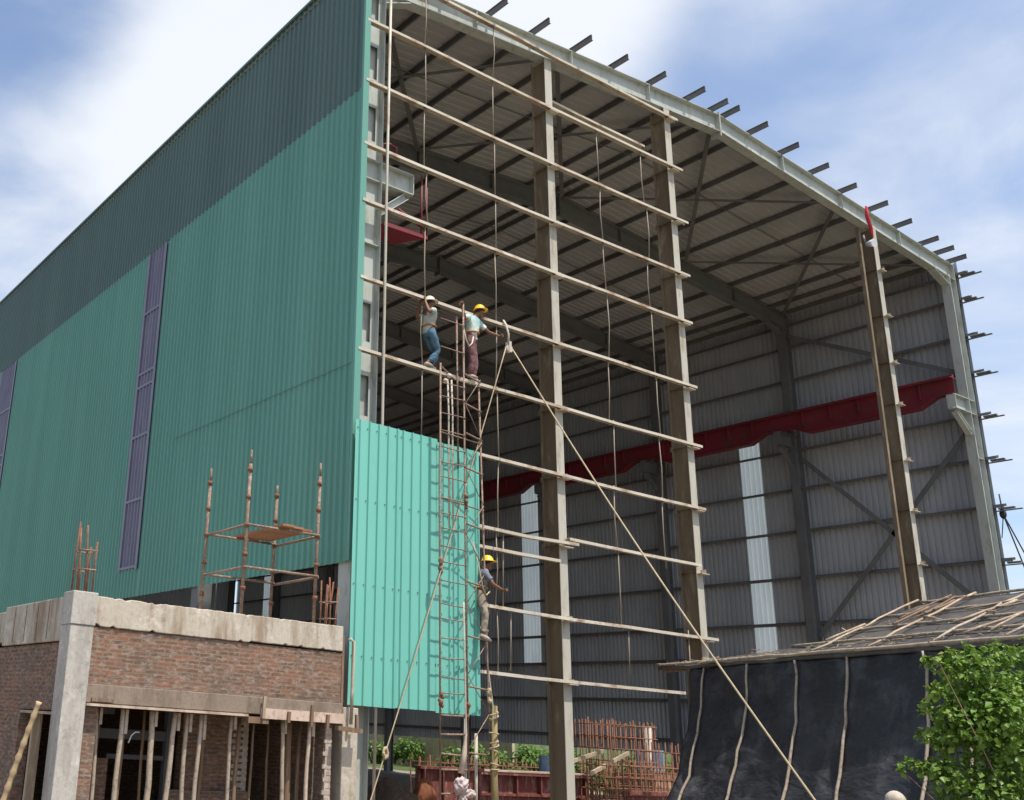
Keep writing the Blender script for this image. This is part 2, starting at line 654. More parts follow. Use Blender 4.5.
# left side wall (x = 0): lower green course with mauve light strips, dark upper course
WB = 4.52
LX = -.03
lw = MB()
spans = [(-.05, 9.08), (10.3, 22.0), (23.9, L)]
for y0, y1 in spans:
    sheet_wall(lw, 'Y', y0, y1, LX, WB, 14.53, -1)
for y0, y1 in ((9.08, 10.3), (22.0, 23.9)):
    sheet_wall(lw, 'Y', y0, y1, LX, WB, 5.25, -1)
left_wall = lw.build('side_wall', m_wall_green, shed, recalc=False)
tag(left_wall, 'deep green profiled side wall')
for y0, y1 in ((9.08, 10.3), (22.0, 23.9)):
    st_ = strip('light_strip', m_strip, 'Y', y0, y1, LX + .004, 5.23, 14.52, -1, shed)
    fr = MB()
    for z in (5.3, 7.1, 8.9, 10.35, 10.75, 12.6):
        fr.box(LX - .045, LX - .034, y0, y1, z - .035, z + .035)
    for yy in (y0, y1 - .16):
        fr.box(LX - .046, LX - .035, yy, yy + .14, 5.22, 14.5)
    fr.build('lap_seam', simple('mauve_seam', (.15, .15, .19), (.165, .175, .21), 2, .4) if y0 < 10 else bpy.data.materials['mauve_seam'], st_)
strip('upper_side_wall', m_band, 'Y', -.05, L, LX, 14.533, 18.06, -1, shed)
ft = MB()
ft.box(-.13, .02, -.13, -.055, WB, 18.05)
ft.build('corner_flashing', m_wall_green, shed)
ev = MB()
ev.box(-.10, -.005, -.06, L, 18.06, 18.13)
ev.build('eave_trim', m_band, shed)
lap = MB()
lap.box(-.076, -.066, -.03, 7.5, 8.36, 8.372)
lap.build('sheet_lap', m_band, shed)

# right side wall (x = W), seen from inside
RX = W + .22
for i, (y0, y1) in enumerate([(.0, 7.65), (8.5, 19.05), (20.1, 30.6), (31.6, 42.3), (43.4, L)]):
    strip('side_wall', m_right, 'Y', y0, y1, RX, 1.5, 17.95, 1, shed, rib=.09, depth=.06)
for y0, y1 in ((7.65, 8.5), (19.05, 20.1), (30.6, 31.6), (42.3, 43.4)):
    strip('side_wall', m_right, 'Y', y0, y1, RX, 13.4, 17.95, 1, shed)
    strip('side_wall', m_right, 'Y', y0, y1, RX, 1.5, 5.0, 1, shed)
    strip('skylight_strip', m_sky_sheet, 'Y', y0 - .02, y1 + .02, RX - .004, 4.9, 13.5, 1, shed)
# far end wall
strip('end_wall', m_right, 'X', 0, W, L + .05, 1.5, 17.95, 1, shed)
MB().hexa([(0, L + .03, 17.9), (W, L + .03, 17.9), (W, L + .03, ZE + .2), (XR, L + .03, ZR + .2), (0, L + .03, ZE + .2)],
          [(0, L + .045, 17.9), (W, L + .045, 17.9), (W, L + .045, ZE + .2), (XR, L + .045, ZR + .2), (0, L + .045, ZE + .2)]).build('end_gable', m_right, shed)

# light green first sheets on the open gable
for k, (xa, xb, z0, z1, yy) in enumerate(((-.14, .905, 2.02, 7.15, -.24), (.888, 1.85, 2.028, 7.14, -.243), (1.832, 2.93, 2.0, 7.08, -.247))):
    pn = MB()
    sheet_wall(pn, 'X', xa, xb, yy, z0, z1, -1, pitch=.222, rib=.05, depth=.034, z_cuts=(3.3, 4.6, 5.9))
    for v in pn.bm.verts:
        v.co.y += .012 * mn.noise(v.co * .9 + Vector((k * 7, 0, 0)))
        v.co.z += .004 * (v.co.x - xa) * (k - 1)
    pn.mi = 1
    for z in (2.85, 4.1, 5.63, 7.0):
        x = xa + .05
        while x < xb - .02:
            pn.box(x - .009, x + .009, yy - .016, yy - .001, z - .009, z + .009)
            x += .222
    pn.build('gable_panel', [m_panel_green, m_dark_steel], shed, recalc=False)
# roof sheets: ribs run down the slope
for sgn in (0, 1):
    mb = MB()
    pr = corr_profile(.5, L + .2, .25, .09, .03)
    x0, x1 = (-.08, XR) if sgn == 0 else (XR, W + .3)
    r0 = [mb.bm.verts.new((x0, a, zt(x0) + .165 + d)) for a, d in pr]
    r1 = [mb.bm.verts.new((x1, a, zt(x1) + .165 + d)) for a, d in pr]
    for i in range(len(pr) - 1):
        mb.bm.faces.new((r0[i], r1[i], r1[i + 1], r0[i + 1]))
    mb.build('roof_sheet', m_roof, shed, recalc=False)
rc = MB()
rc.hexa([(XR - .4, .5, zt(XR - .4) + .262), (XR, .5, ZR + .27), (XR, .5, ZR + .282), (XR - .4, .5, zt(XR - .4) + .275)],
        [(XR - .4, L, zt(XR - .4) + .262), (XR, L, ZR + .27), (XR, L, ZR + .282), (XR - .4, L, zt(XR - .4) + .275)])
rc.hexa([(XR + .001, .5, ZR + .27), (XR + .4, .5, zt(XR + .4) + .262), (XR + .4, .5, zt(XR + .4) + .275), (XR + .001, .5, ZR + .282)],
        [(XR + .001, L, ZR + .27), (XR + .4, L, zt(XR + .4) + .262), (XR + .4, L, zt(XR + .4) + .275), (XR + .001, L, ZR + .282)])
rc.build('ridge_cap', m_roof, shed)

# purlins with their free ends beyond the gable rafter
for x in [.35, .95, 2.2, 3.66, 5.1, 6.53, 7.98, 9.47, 11.0, 12.08, 12.62, 13.8, 15.27, 16.78, 18.3, 19.83, 21.3, 22.85, 23.75, 24.55]:
    z = zt(x) + .004
    mb = MB()
    ye = -.5 + random.uniform(-.07, .05)
    mb.box(x - .006, x + .006, ye, L, z + .008, z + .142)
    mb.box(x - .006, x + .04, ye, L, z, z + .007)
    mb.box(x - .04, x + .006, ye, L, z + .143, z + .15)
    mb.build('purlin', m_purlin, shed)

# frames
CD = .52


def frame(y, steel, dark):
    for sgn in (0, 1):
        X = (lambda a: a) if sgn == 0 else (lambda a: W - a)
        mb = MB()
        CD = .52 if sgn == 0 else .42
        x0, x1 = sorted((X(.02), X(CD)))
        zt_ = ZE - .02
        # web, lower part deeper than the upper one
        if y < 1 and sgn == 0:
            xa, xb = x0 + .021, x1 - .021
            xo0, xo1 = xa + .12, xb - .09
            zc = GZ
            for zg in GIRT[::-1]:
                o0, o1 = zg + .30, zg + 1.12
                if zg > 16.9 or abs(zg - 11.83) < .1 or abs(zg - 10.12) < .1:
                    continue
                mb.box(xa, xb, y - .012, y, zc, o0)
                mb.box(xa, xo0, y - .012, y, o0, o1)
                mb.box(xo1, xb, y - .012, y, o0, o1)
                zc = o1
            mb.box(xa, xb, y - .012, y, zc, zt_ - .5)
            mb.box(xa, xb, y + .09, y + .10, GZ, zt_ - .5)
        else:
            mb.box(x0 + .02, x1 - .02, y - .008, y + .008, GZ, zt_ - .5)
        for xa in (x0, x1 - .02):
            mb.box(xa, xa + .02, y - .14, y + (.24 if y < 1 and sgn == 0 else .14), GZ, zt_ - (.5 if (xa > x0) ^ (sgn == 1) else 0))
        for z in (11.0, 12.47, 12.93, 17.2):
            mb.box(x0 + .021, x1 - .021, y - .12, y - .013, z - .008, z + .008)
            if not (y < 1 and sgn == 0):
                mb.box(x0 + .021, x1 - .021, y + .009, y + .12, z - .008, z + .008)
        mb.box(x0 - .1, x1 + .1, y - .22, y + .22, GZ, GZ + .03)
        c_ = mb.build('column', steel, shed)
        # crane bracket
        b = MB()
        xa, xb = X(CD + .002), X(CD + .85)
        b.hexa([(xa, y - .008, 12.48), (xb, y - .008, 12.48), (xb, y - .008, 12.92), (xa, y - .008, 12.92)],
               [(xa, y + .008, 12.48), (xb, y + .008, 12.48), (xb, y + .008, 12.92), (xa, y + .008, 12.92)])
        b.bar((xa, y, 12.93), (xb, y, 12.93), .26, .02, (0, 1, 0))
        b.bar((xa, y, 12.47), (xb, y, 12.47), .26, .02, (0, 1, 0))
        b.bar((xb, y, 12.49), (xb, y, 12.91), .26, .02, (0, 1, 0))
        b.ibeam((xa, y, 11.8), (X(CD + .72), y, 12.42), (-.67 * (1 if sgn == 0 else -1), 0, .72), .16, .16)
        b.build('crane_bracket', steel, c_)
        # rafter
        r = MB()
        a, bb = X(.02), XR
        dp = .56

        def pts(za, zb, yy):
            return [(a, yy, zt(a) + za), (bb, yy, ZR + za), (bb, yy, ZR + zb), (a, yy, zt(a) + zb)]
        dk = -dp
        r.hexa(pts(dk + .02, -.02, y - .007), pts(dk + .02, -.02, y + .007))
        r.hexa(pts(-.02, 0, y - .13), pts(-.02, 0, y + .13))
        r.hexa(pts(dk, dk + .02, y - .13), pts(dk, dk + .02, y + .13))
        for k in (.26, .52, .76):
            xx = a + (bb - a) * k
            r.box(xx - .012, xx + .012, y - .12, y + .12, zt(xx) + dk + .03, zt(xx) - .03)
        # haunch at the eave, end plate at the ridge
        xh, xh2 = X(CD), X(1.25)
        r.hexa([(xh, y - .006, zt(xh) - dp - .28), (xh2, y - .006, zt(xh2) - dp), (xh, y - .006, zt(xh) - dp)],
               [(xh, y + .006, zt(xh) - dp - .28), (xh2, y + .006, zt(xh2) - dp), (xh, y + .006, zt(xh) - dp)])
        r.bar((xh, y, zt(xh) - dp - .29), (xh2, y, zt(xh2) - dp - .012), .24, .02, (0, 1, 0))
        s_ = -1 if sgn == 0 else 1
        r.box(*sorted((XR + s_ * .002, XR + s_ * .024)), y - .15, y + .15, ZR - dp - .14, ZR + .06)
        r.build('rafter', dark, shed)


for k in range(9):
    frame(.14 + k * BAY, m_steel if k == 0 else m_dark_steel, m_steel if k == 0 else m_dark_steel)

# gable (wind) columns
for x in (5.547, 10.035, 19.893):
    mb = MB()
    top = zt(x) - .57
    y0, y1 = .01, .45
    mb.box(x - .115, x + .115, y0, y0 + .016, GZ, top)
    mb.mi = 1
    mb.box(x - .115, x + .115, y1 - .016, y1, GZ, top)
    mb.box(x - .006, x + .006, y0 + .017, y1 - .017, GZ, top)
    for z in GIRT:
        if z < top:
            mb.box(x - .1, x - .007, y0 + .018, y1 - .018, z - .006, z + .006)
    mb.box(x - .2, x + .2, y0 - .05, y1 + .05, GZ, GZ + .025)
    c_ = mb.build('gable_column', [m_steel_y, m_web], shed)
    for z in GIRT:
        if z > top:
            continue
        q = MB()
        q.box(x - .10, x + .17, -.13, .008, z - .07, z - .055)
        q.box(x + .04, x + .052, -.12, .008, z - .054, z + .04)
        q.build('cleat', m_girt, c_)
        q = MB()
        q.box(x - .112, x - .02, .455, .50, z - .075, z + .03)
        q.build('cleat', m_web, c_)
# lattice of the door-side column: a second leg beside the right-hand gable column
mb = MB()
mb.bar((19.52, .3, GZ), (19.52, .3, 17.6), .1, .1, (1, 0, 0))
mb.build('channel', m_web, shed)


# girts of the open gable
def girt(x0, x1, z, y=-.03, parent=None, mat=None, tilt=0.0):
    mb = MB()
    za, zb = z - tilt / 2, z + tilt / 2
    n = max(2, int((x1 - x0) / 1.3))
    P_ = []
    for i in range(n + 1):
        f = i / n
        P_.append((x0 + (x1 - x0) * f, y + random.uniform(-.01, .01), za + (zb - za) * f + random.uniform(-.012, .012) - .02 * math.sin(math.pi * f)))
    for p, q in zip(P_, P_[1:]):
        dx = Vector((.0, 0, 0))
        for (oy, oz, wd, ht) in ((-.10, 0, .012, .062), (-.045, .024, .096, .012), (.01, .002, .012, .05)):
            mb.bar(Vector(p) + Vector((0, oy, oz)), Vector(q) + Vector((0, oy, oz)), wd, ht, (0, 1, 0))
    return mb.build('girt', mat or m_girt, parent or shed)


ends = [10.3, 10.33, 10.4, 10.32, 10.27, 10.25, 10.29, 10.26, 0, 10.34, 9.05]
for i, z in enumerate(GIRT):
    if i == 8:
        girt(2.95, 5.86, 5.62)
        girt(2.95, 5.3, 5.22)
        girt(5.62, 9.93, 5.72, y=-.02)
    elif i >= 7:
        girt(2.95, ends[i], z)
    else:
        girt(-.06, ends[i], z)
girt(5.67, 9.55, 16.88, y=.5)
for z in (3.2, 4.9, 6.4):
    girt(.05, 2.8, z, y=-.06)

# sag rods between the girts
rods = [(1.6, 0, 7), (3.6, 0, 10), (7.15, 1, 9), (8.8, 1, 8)]
for x, i0, i1 in rods:
    for i in range(i0, i1):
        if x == 3.6 and i == 9:
            pass
        za, zb = GIRT[i], GIRT[i + 1]
        xa = x + random.uniform(-.07, .07)
        mid = xa + random.uniform(-.05, .05)
        MB().tube([(xa, -.07, za + .05), (mid, -.07, (za + zb) / 2), (xa + random.uniform(-.06, .06), -.07, zb - .1)], .013, 6).build('sag_rod', m_rod, shed)
MB().tube([(.53, -.16, GZ), (.54, -.17, 6), (.52, -.16, 12), (.53, -.15, 18)], .03, 8).build('conduit_pipe', m_steel_y, shed)
for x, z0, z1 in ((3.72, 4.1, 5.6), (3.9, 2.9, 4.0), (7.35, 3.05, 4.0), (9.35, 2.3, 4.2)):
    MB().tube([(x, -.06, z0), (x + .03, -.06, z1)], .012, 6).build('sag_rod', m_rod, shed)

# right wall girts (inside face), with free ends beyond the corner
RG = [2.0, 3.5, 5.0, 6.2, 7.82, 9.5, 11.05, 12.5, 13.95, 15.25, 16.55, 17.45]
for z in RG:
    mb = MB()
    ye = -.52 + random.uniform(-.08, .05)
    mb.box(W + .03, W + .20, -.3, L, z - .008, z + .008)
    mb.box(W + .02, W + .03, -.3, L, z - .075, z + .01)
    mb.box(W + .2, W + .21, -.3, L, z - .01, z + .07)
    mb.bar((W + .10, ye, z - .10), (W + .10, -.12, z - .10), .10, .05, (1, 0, 0))
    mb.bar((W + .10, ye - .2, z - .165), (W + .10, .1, z - .165), .07, .03, (1, 0, 0))
    mb.build('wall_girt', m_purlin, shed)
# left wall girts (inside)
for z in (4.7, 6.3, 7.9, 9.5, 11.1, 12.7, 14.3, 15.9, 17.4):
    MB().box(.0, .018, -.02, L, z - .07, z + .07).build('wall_girt', m_purlin, shed)

# wall bracing and roof bracing
for (ya, za, yb, zb) in ((5.85, 12.1, .2, 6.0), (5.85, 5.7, .2, 12.1), (5.85, 16.9, .2, 13.9)):
    MB().bar((W - .12, ya, za), (W - .12, yb, zb), .02, .16, (1, 0, 0)).build('wall_brace', m_dark_steel, shed)
for xa, xb in ((.5, 6.2), (6.2, 12.3), (12.4, 18.5), (18.5, 24.2)):
    for s in (0, 1):
        y0, y1 = (.3, 5.7) if s else (5.7, .3)
        MB().bar((xa, y0, zt(xa) - .12), (xb, y1, zt(xb) - .12), .12, .02, (0, 1, 0)).build('roof_brace', m_purlin, shed)
for y in (2.9, 8.8, 14.6, 20.5):
    for xa, xb in ((.2, XR - .1), (XR + .1, W - .2)):
        MB().bar((xa, y, zt(xa) + .03), (xb, y, zt(xb) + .03), .022, .022).build('roof_sag_rod', m_purlin, shed)

# red crane girder on the right-hand brackets: deeper between the supports
mb = MB()
gx = W - CD - .62
N_ = 8
for k in range(N_):
    ya = .05 + k * BAY if k == 0 else .14 + k * BAY
    yb = .14 + (k + 1) * BAY - .004
    zs, zd = 12.95, 12.66
    for (y0, z0, y1, z1) in ((ya, zs, ya + .5, zs), (ya + .5, zs, ya + 1.1, zd), (ya + 1.1, zd, yb - 1.1, zd), (yb - 1.1, zd, yb - .5, zs), (yb - .5, zs, yb, zs)):
        mb.hexa([(gx - .008, y0, z0), (gx - .008, y1, z1), (gx - .008, y1, 13.48), (gx - .008, y0, 13.48)],
                [(gx + .008, y0, z0), (gx + .008, y1, z1), (gx + .008, y1, 13.48), (gx + .008, y0, 13.48)])
        mb.bar((gx, y0, z0 + .01), (gx, y1, z1 + .01), .3, .02, (1, 0, 0))
    mb.box(gx - .2, gx + .2, ya, yb, 13.481, 13.51)
    mb.box(gx - .05, gx + .05, ya, yb, 13.511, 13.60)
    for j in range(1, 6):
        yy = ya + (yb - ya) * j / 6
        mb.box(gx - .15, gx + .15, yy - .007, yy + .007, zs + .03, 13.475)
mb.build('crane_girder', m_red, shed)

# ------------------------------------------------------------------ red work cage hung by the left column
cg = thing('work_cage', 'small red hanging work platform beside the front left column', 'platform', (1.1, .1, 11.2))
mb = MB()
mb.hexa([(.56, .0, 11.50), (1.60, .0, 11.50), (1.25, .5, 11.46), (.56, .5, 11.46)], [(.56, .0, 11.53), (1.60, .0, 11.53), (1.25, .5, 11.49), (.56, .5, 11.49)])
mb.bar((.56, -.03, 11.52), (1.72, -.03, 11.55), .03, .09, (0, 1, 0))
mb.bar((.56, .51, 11.5), (1.72, -.0, 11.56), .03, .08, (0, 1, 0))
mb.build('floor_tray', m_red, cg)
for x in (1.6, 1.74):
    MB().tube([(x, .02, 11.56), (x, .02, 13.0)], .022, 8).build('hanger_post', m_red, cg)
MB().tube([(.95, .0, 12.0), (1.35, .0, 11.85), (1.74, .0, 11.72)], .024, 8).build('guard_rail', m_red, cg)
mb = MB()
mb.tube([(.85, .45, 13.0), (.85, .45, 13.72), (1.0, .4, 13.75), (1.15, .35, 13.68), (1.17, .35, 13.45)], .03, 8)
mb.tube([(.62, .45, 13.05), (.62, .45, 13.7), (.85, .45, 13.72)], .03, 8)
mb.build('hook_arm', m_red, cg)

# ------------------------------------------------------------------ brick building
bb = thing('brick_building', 'unfinished single-storey brick building with concrete corner column and ring beam', 'building', (-5.4, -.5, GZ))
BX0, BX1, BY0, BY1 = -5.42, -.46, -.5, 5.6
# corner column and the small end column
mb = MB()
mb.box(BX0, BX0 + .37, BY0 - .03, BY0 + .36, GZ, 2.845)
mb.box(BX0 - .012, BX0 + .385, BY0 - .045, BY0 + .37, 2.848, 3.335)
mb.build('corner_column', m_conc, bb, bevel=.012)
# ring beam: front and left, the pours slightly stepped
mb = MB()
xa_ = BX0 + .387
n = 90
for sgn in (0,):
    prof_ = []
    for i in range(n + 1):
        x = xa_ + (BX1 - xa_) * i / n
        st_p = .02 if i > 54 else 0
        prof_.append((x, 2.852 + st_p + random.uniform(0, .008) + (.03 if random.random() < .08 else 0), 3.295 + random.uniform(-.005, .005) - (.022 if random.random() < .1 else 0), random.uniform(-.006, .006)))
    vv = [[mb.bm.verts.new(p) for p in ((x, BY0 + e, zb_), (x, BY0 + e, zt2), (x, BY0 + .24, zt2), (x, BY0 + .24, zb_))] for x, zb_, zt2, e in prof_]
    for p_, q_ in zip(vv, vv[1:]):
        for k in range(4):
            mb.bm.faces.new((p_[k], p_[(k + 1) % 4], q_[(k + 1) % 4], q_[k]))
    mb.bm.faces.new(vv[0])
    mb.bm.faces.new(vv[-1][::-1])
mb.box(BX0 + .01, BX0 + .24, BY0 + .372, 2.6, 2.6 + .02, 3.27)
mb.box(BX0 + .03, BX0 + .24, 2.602, BY1, 2.68, 3.2)
ring = mb.build('ring_beam', m_conc_b, bb, bevel=.012)
for y in (.45, .95, 1.5, 2.05):
    MB().box(BX0 + .003, BX0 + .009, y, y + .015, 2.66, 3.24).build('shutter_joint', m_timber_d, ring)
# roof slab
MB().box(BX0 + .25, BX1, BY0 + .25, BY1, 3.08, 3.2).build('roof_slab', m_conc, bb)
# brick infill, front and left (openings left free)
mb = MB()
mb.box(BX0 + .375, BX1, BY0 + .03, BY0 + .24, 2.03, 2.848)
mb.box(BX0 + .05, BX0 + .24, BY0 + .38, BY1, 1.62, 2.598)
mb.box(BX0 + .05, BX0 + .24, 1.35, BY1, GZ, 1.618)
mb.box(BX0 + .375, BX0 + .62, BY0 + .1, BY0 + .33, GZ, 1.70)
mb.box(BX1 - .26, BX1 - .1, BY0 + .1, BY0 + .36, GZ, 1.70)
# inner cross wall behind the props
yb = .75
mb.box(-4.9, -4.05, yb, yb + .2, GZ, .95)
mb.box(-2.75, -1.5, yb, yb + .2, GZ, 1.9)
mb.box(-3.0, -1.5, yb - .12, yb - .002, GZ, .52)
mb.box(BX0 + .26, BX1, BY1 - .2, BY1, GZ, 3.07)
mb.box(BX1 - .2, BX1, .2, BY1 - .21, GZ, 3.07)
mb.build('brick_wall', m_brick, bb)
m_tooth = simple('mortar_smeared_brick', (.50, .45, .38), (.30, .24, .19), 9, .95, 0, (.26, .14, .09))
for q in (0, 1):
    mb = MB()
    mb.box(*((-1.60, -1.505, yb - .028, yb - .004, GZ, 1.86) if q == 0 else (BX1 - .24, BX1 - .125, BY0 + .072, BY0 + .096, GZ, 1.62)))
    for k in range(22):
        z = GZ + .08 + k * .1
        e = random.uniform(-.04, .04)
        if q == 0 and z < 1.85:
            mb.box(-1.78 - (.06 if k % 2 else 0) + e, -1.5, yb - .032, yb - .003, z, z + .062)
        if q == 1 and z < 1.55:
            mb.box(BX1 - .27 + (.05 if k % 2 else 0) + e * .5, BX1 - .12, BY0 + .067, BY0 + .097, z, z + .062)
    mb.build('toothed_brick_edge', m_tooth, bb)
# plaster lintel band
mb = MB()
mb.box(BX0 + .372, BX1 + .02, BY0 - .005, BY0 + .25, 1.76, 2.026)
mb.build('lintel', m_plaster, bb, bevel=.01)
mb = MB()
mb.box(BX0 + .37, -2.3, BY0 - .06, BY0 + .27, 1.715, 1.752)
mb.build('shutter_board', m_shutter, bb)
MB().box(BX0 + .45, BX0 + .8, BY0 - .05, BY0 + .02, 1.78, 1.83).build('shutter_board', m_timber_d, bb)
mb = MB()
mb.box(-2.05, BX1 + .03, BY0 - .045, BY0 - .01, 1.70, 1.86)
mb.build('shutter_board', simple('pale_shutter_ply', (.55, .43, .35), (.46, .34, .27), 3, .85, 0, (.33, .22, .16)), bb)
for x, z0, z1 in ((-2.03, 1.7, 2.04), (-1.55, 1.66, 1.83), (-1.1, 1.62, 1.96), (-.78, 1.6, 1.83)):
    MB().bar((x, BY0 - .07, z0), (x + .01, BY0 - .07, z1), .05, .04, (1, 0, 0)).build('batten', m_timber if x < -2 else m_timber_d, bb)
MB().box(-2.28, -1.9, BY0 - .03, BY0 + .2, 1.62, 1.72).build('lintel_end', m_timber_d, bb)
MB().bar((-.62, BY0 - .12, 1.63), (-.12, BY0 - .12, 1.60), .1, .07).build('ledger_board', m_timber_d, bb)
MB().bar((-.2, BY0 - .10, 1.58), (-.2, BY0 - .10, 1.86), .05, .05, (1, 0, 0)).build('batten', m_timber_d, bb)
# door head and frame on the left side
mb = MB()
mb.box(BX0 + .03, BX0 + .07, -.1, 1.3, 1.56, 1.6)
mb.box(BX0 + .06, BX0 + .2, .72, .80, GZ, 1.58)
mb.build('door_frame', m_timber, bb)
# window frame of the inner room with a sill
mb = MB()
mb.box(-4.05, -3.05, yb + .05, yb + .1, .95, 1.02)
mb.box(-4.9, -3.05, yb + .02, yb + .12, 1.25, 1.4)
mb.box(-3.05, -2.9, yb, yb + .12, GZ, 1.85)
mb.box(-4.9, -4.0, yb + .02, yb + .1, 1.62, 1.8)
mb.build('window_frame', simple('grey_board', (.10, .10, .11), (.075, .075, .08), 3, .8), bb)
MB().tube([(BX1 + .12, BY0 - .02, 3.1), (BX1 + .20, BY0 - .03, 3.05), (BX1 + .2, BY0 - .03, 2.3), (BX1 + .19, BY0 - .03, 1.7)], .03, 8).build('pipe', m_conc_b, bb)
mb = MB()
mb.box(BX1 + .003, BX1 + .05, BY0 + .02, BY0 + .2, 1.75, 3.15)
mb.build('joint_board', m_timber_d, bb)


def starters(x0, x1, y0, y1, z0, hs):
    k = 0
    pts = []
    for x in (x0, (x0 + x1) / 2, x1):
        for y in (y0, y1):
            h = hs[k % len(hs)]
            k += 1
            a, b = random.uniform(-.05, .05), random.uniform(-.04, .04)
            MB().tube([(x, y, z0 - .15), (x + a * .3, y + b * .3, z0 + h * .5), (x + a, y + b, z0 + h)], .016, 6).build('starter_bar', m_rust, bb)
    for z in (z0 + .33, z0 + .62):
        MB().tube([(x0, y0 - .02, z), (x1 + .02, y0 - .02, z + .01), (x1 + .02, y1 + .02, z), (x0 - .02, y1 + .02, z), (x0 - .02, y0 - .02, z)], .01, 6).build('stirrup', m_rust_tube, bb)


starters(BX0 + .07, BX0 + .31, BY0 + .05, BY0 + .28, 3.34, (.95, 1.08, 1.0, .6, .76, .72))
starters(BX1 - .16, BX1 + .02, BY0 + .3, BY0 + .48, 3.1, (.9, 1.0, 1.05, .95))

# pale pedestal between the brick building and the shed
mb = MB()
mb.box(-.37, -.05, -.44, -.12, GZ, 1.97)
tag(mb.build('concrete_pillar', m_conc_b, origin=(-.2, -.3, GZ), bevel=.012), 'pale concrete pillar between the brick building and the green gable panel', 'pillar')

# timber props under the lintel: (x top, x foot, thickness, y, tone)
PG = 'props under the lintel of the brick building'
plist = [
    (-4.58, -4.62, .035, .02, 1, 'thin dark prop in the leftmost window gap beside the brick pier'),
    (-4.74, -4.70, .04, -.25, 0, 'slender grey prop next to the concrete corner column'),
    (-4.36, -4.42, .05, -.34, 0, 'pale prop with a short cleat, second from the corner column'),
    (-4.2, -4.25, .04, -.05, 1, 'thin brown prop just behind the pale prop near the corner'),
    (-3.87, -3.86, .06, -.34, 0, 'thick pale prop in front of the curled white strip'),
    (-3.47, -3.56, .055, -.32, 0, 'crooked pale prop with a batten nailed at its head'),
    (-3.36, -3.46, .035, -.16, 1, 'thin brown prop behind the crooked pale prop'),
    (-3.02, -3.1, .045, -.34, 0, 'leaning pale prop left of the toothed brick edge'),
    (-2.18, -2.17, .045, -.1, 1, 'brown prop at the left edge of the dark doorway'),
    (-1.52, -1.46, .045, -.34, 0, 'bent pale prop in the middle of the dark doorway'),
    (-1.22, -1.19, .075, -.1, 1, 'thickest brown prop right of the doorway'),
    (-.98, -1.0, .045, -.36, 2, 'straight whitish prop under the pale shutter board'),
    (-.86, -.86, .05, .1, 1, 'dark prop behind the whitish straight prop'),
    (-.68, -.66, .045, -.2, 1, 'brown prop nearest the right end of the brick building'),
]
plist += [
    (-3.72, -3.68, .03, .25, 1, 'thin dark prop standing deep behind the thick pale prop'),
    (-3.25, -3.2, .045, -.3, 0, 'short-headed pale prop between the crooked one and the leaning one'),
    (-2.75, -2.8, .04, .1, 1, 'dark brown prop in front of the inner brick pier'),
    (-2.45, -2.42, .04, -.3, 0, 'grey prop at the right end of the long shutter board'),
    (-1.85, -1.9, .03, .0, 1, 'thin dark prop beside the toothed brick edge'),
    (-1.36, -1.33, .03, .3, 1, 'thin shaded prop deep inside the doorway'),
]
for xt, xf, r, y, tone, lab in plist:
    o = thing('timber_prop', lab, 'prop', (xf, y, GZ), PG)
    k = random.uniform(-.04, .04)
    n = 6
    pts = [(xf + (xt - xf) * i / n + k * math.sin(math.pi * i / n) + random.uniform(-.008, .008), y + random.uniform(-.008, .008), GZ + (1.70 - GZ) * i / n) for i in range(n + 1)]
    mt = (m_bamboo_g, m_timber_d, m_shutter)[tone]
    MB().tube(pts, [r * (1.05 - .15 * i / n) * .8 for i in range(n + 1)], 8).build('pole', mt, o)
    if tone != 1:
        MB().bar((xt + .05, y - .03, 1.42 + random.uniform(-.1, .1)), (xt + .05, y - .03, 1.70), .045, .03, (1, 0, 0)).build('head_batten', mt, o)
MB().tube([(-4.12, -.1, 1.22), (-4.08, -.1, 1.33), (-4.02, -.1, 1.38), (-3.95, -.1, 1.38)], .012, 6).build('curled_strip', m_white, origin=(-4.1, -.1, 1.22))
tag(bpy.data.objects['curled_strip'], 'curled white strip hanging in the window gap behind the thick prop', 'strip')

# knobbly bamboo leaning at the left side
bm_ = at(39, 702, 'X', -5.75)
b2 = at(0, 812, 'X', -6.0)
dirv = (b2 - bm_).normalized()
foot = bm_ + dirv * ((bm_.z - GZ) / -dirv.z)
mb = MB()
n = 40
pts, rs = [], []
for i in range(n + 1):
    t = i / n
    pts.append(foot.lerp(bm_, t) + Vector((0, .0, .05 * math.sin(math.pi * t))))
    rs.append((.042 - .008 * t) * (1.35 if i % 4 == 0 else 1))
mb.tube(pts, rs, 8)
tag(mb.build('bamboo_pole', m_bamboo, origin=foot), 'knobbly yellow bamboo pole leaning by the side opening of the brick building', 'pole')

# ------------------------------------------------------------------ scaffold on the roof slab
sc = thing('scaffold_tower', 'rusty tube scaffold standing on the roof of the brick building', 'scaffold', (-1.65, .3, 3.2))
SX0, SX1, SY0, SY1 = -2.36, -.9, -.22, 1.2
tops = {(SX0, SY0): 6.13, (SX1, SY0): 6.16, (SX0, SY1): 6.05, (SX1, SY1): 5.98}
for (x, y), zt_ in tops.items():
    mb = MB()
    rs, pts = [], []
    n = 26
    mb.tube([(x, y, 3.2), (x + .01, y, 4.7), (x + .02, y, zt_ - .25)], .03, 8)
    mb.tube([(x + .02, y, zt_ - .25), (x + .02, y, zt_)], .02, 8)
    s_ = mb.build('standard', m_rust_tube, sc)
    for z in (3.75, 4.32, 4.82, 5.3, 5.78):
        MB().tube([(x + .01, y, z - .035), (x + .01, y, z + .035)], .045, 8).build('coupler', m_rust, s_)
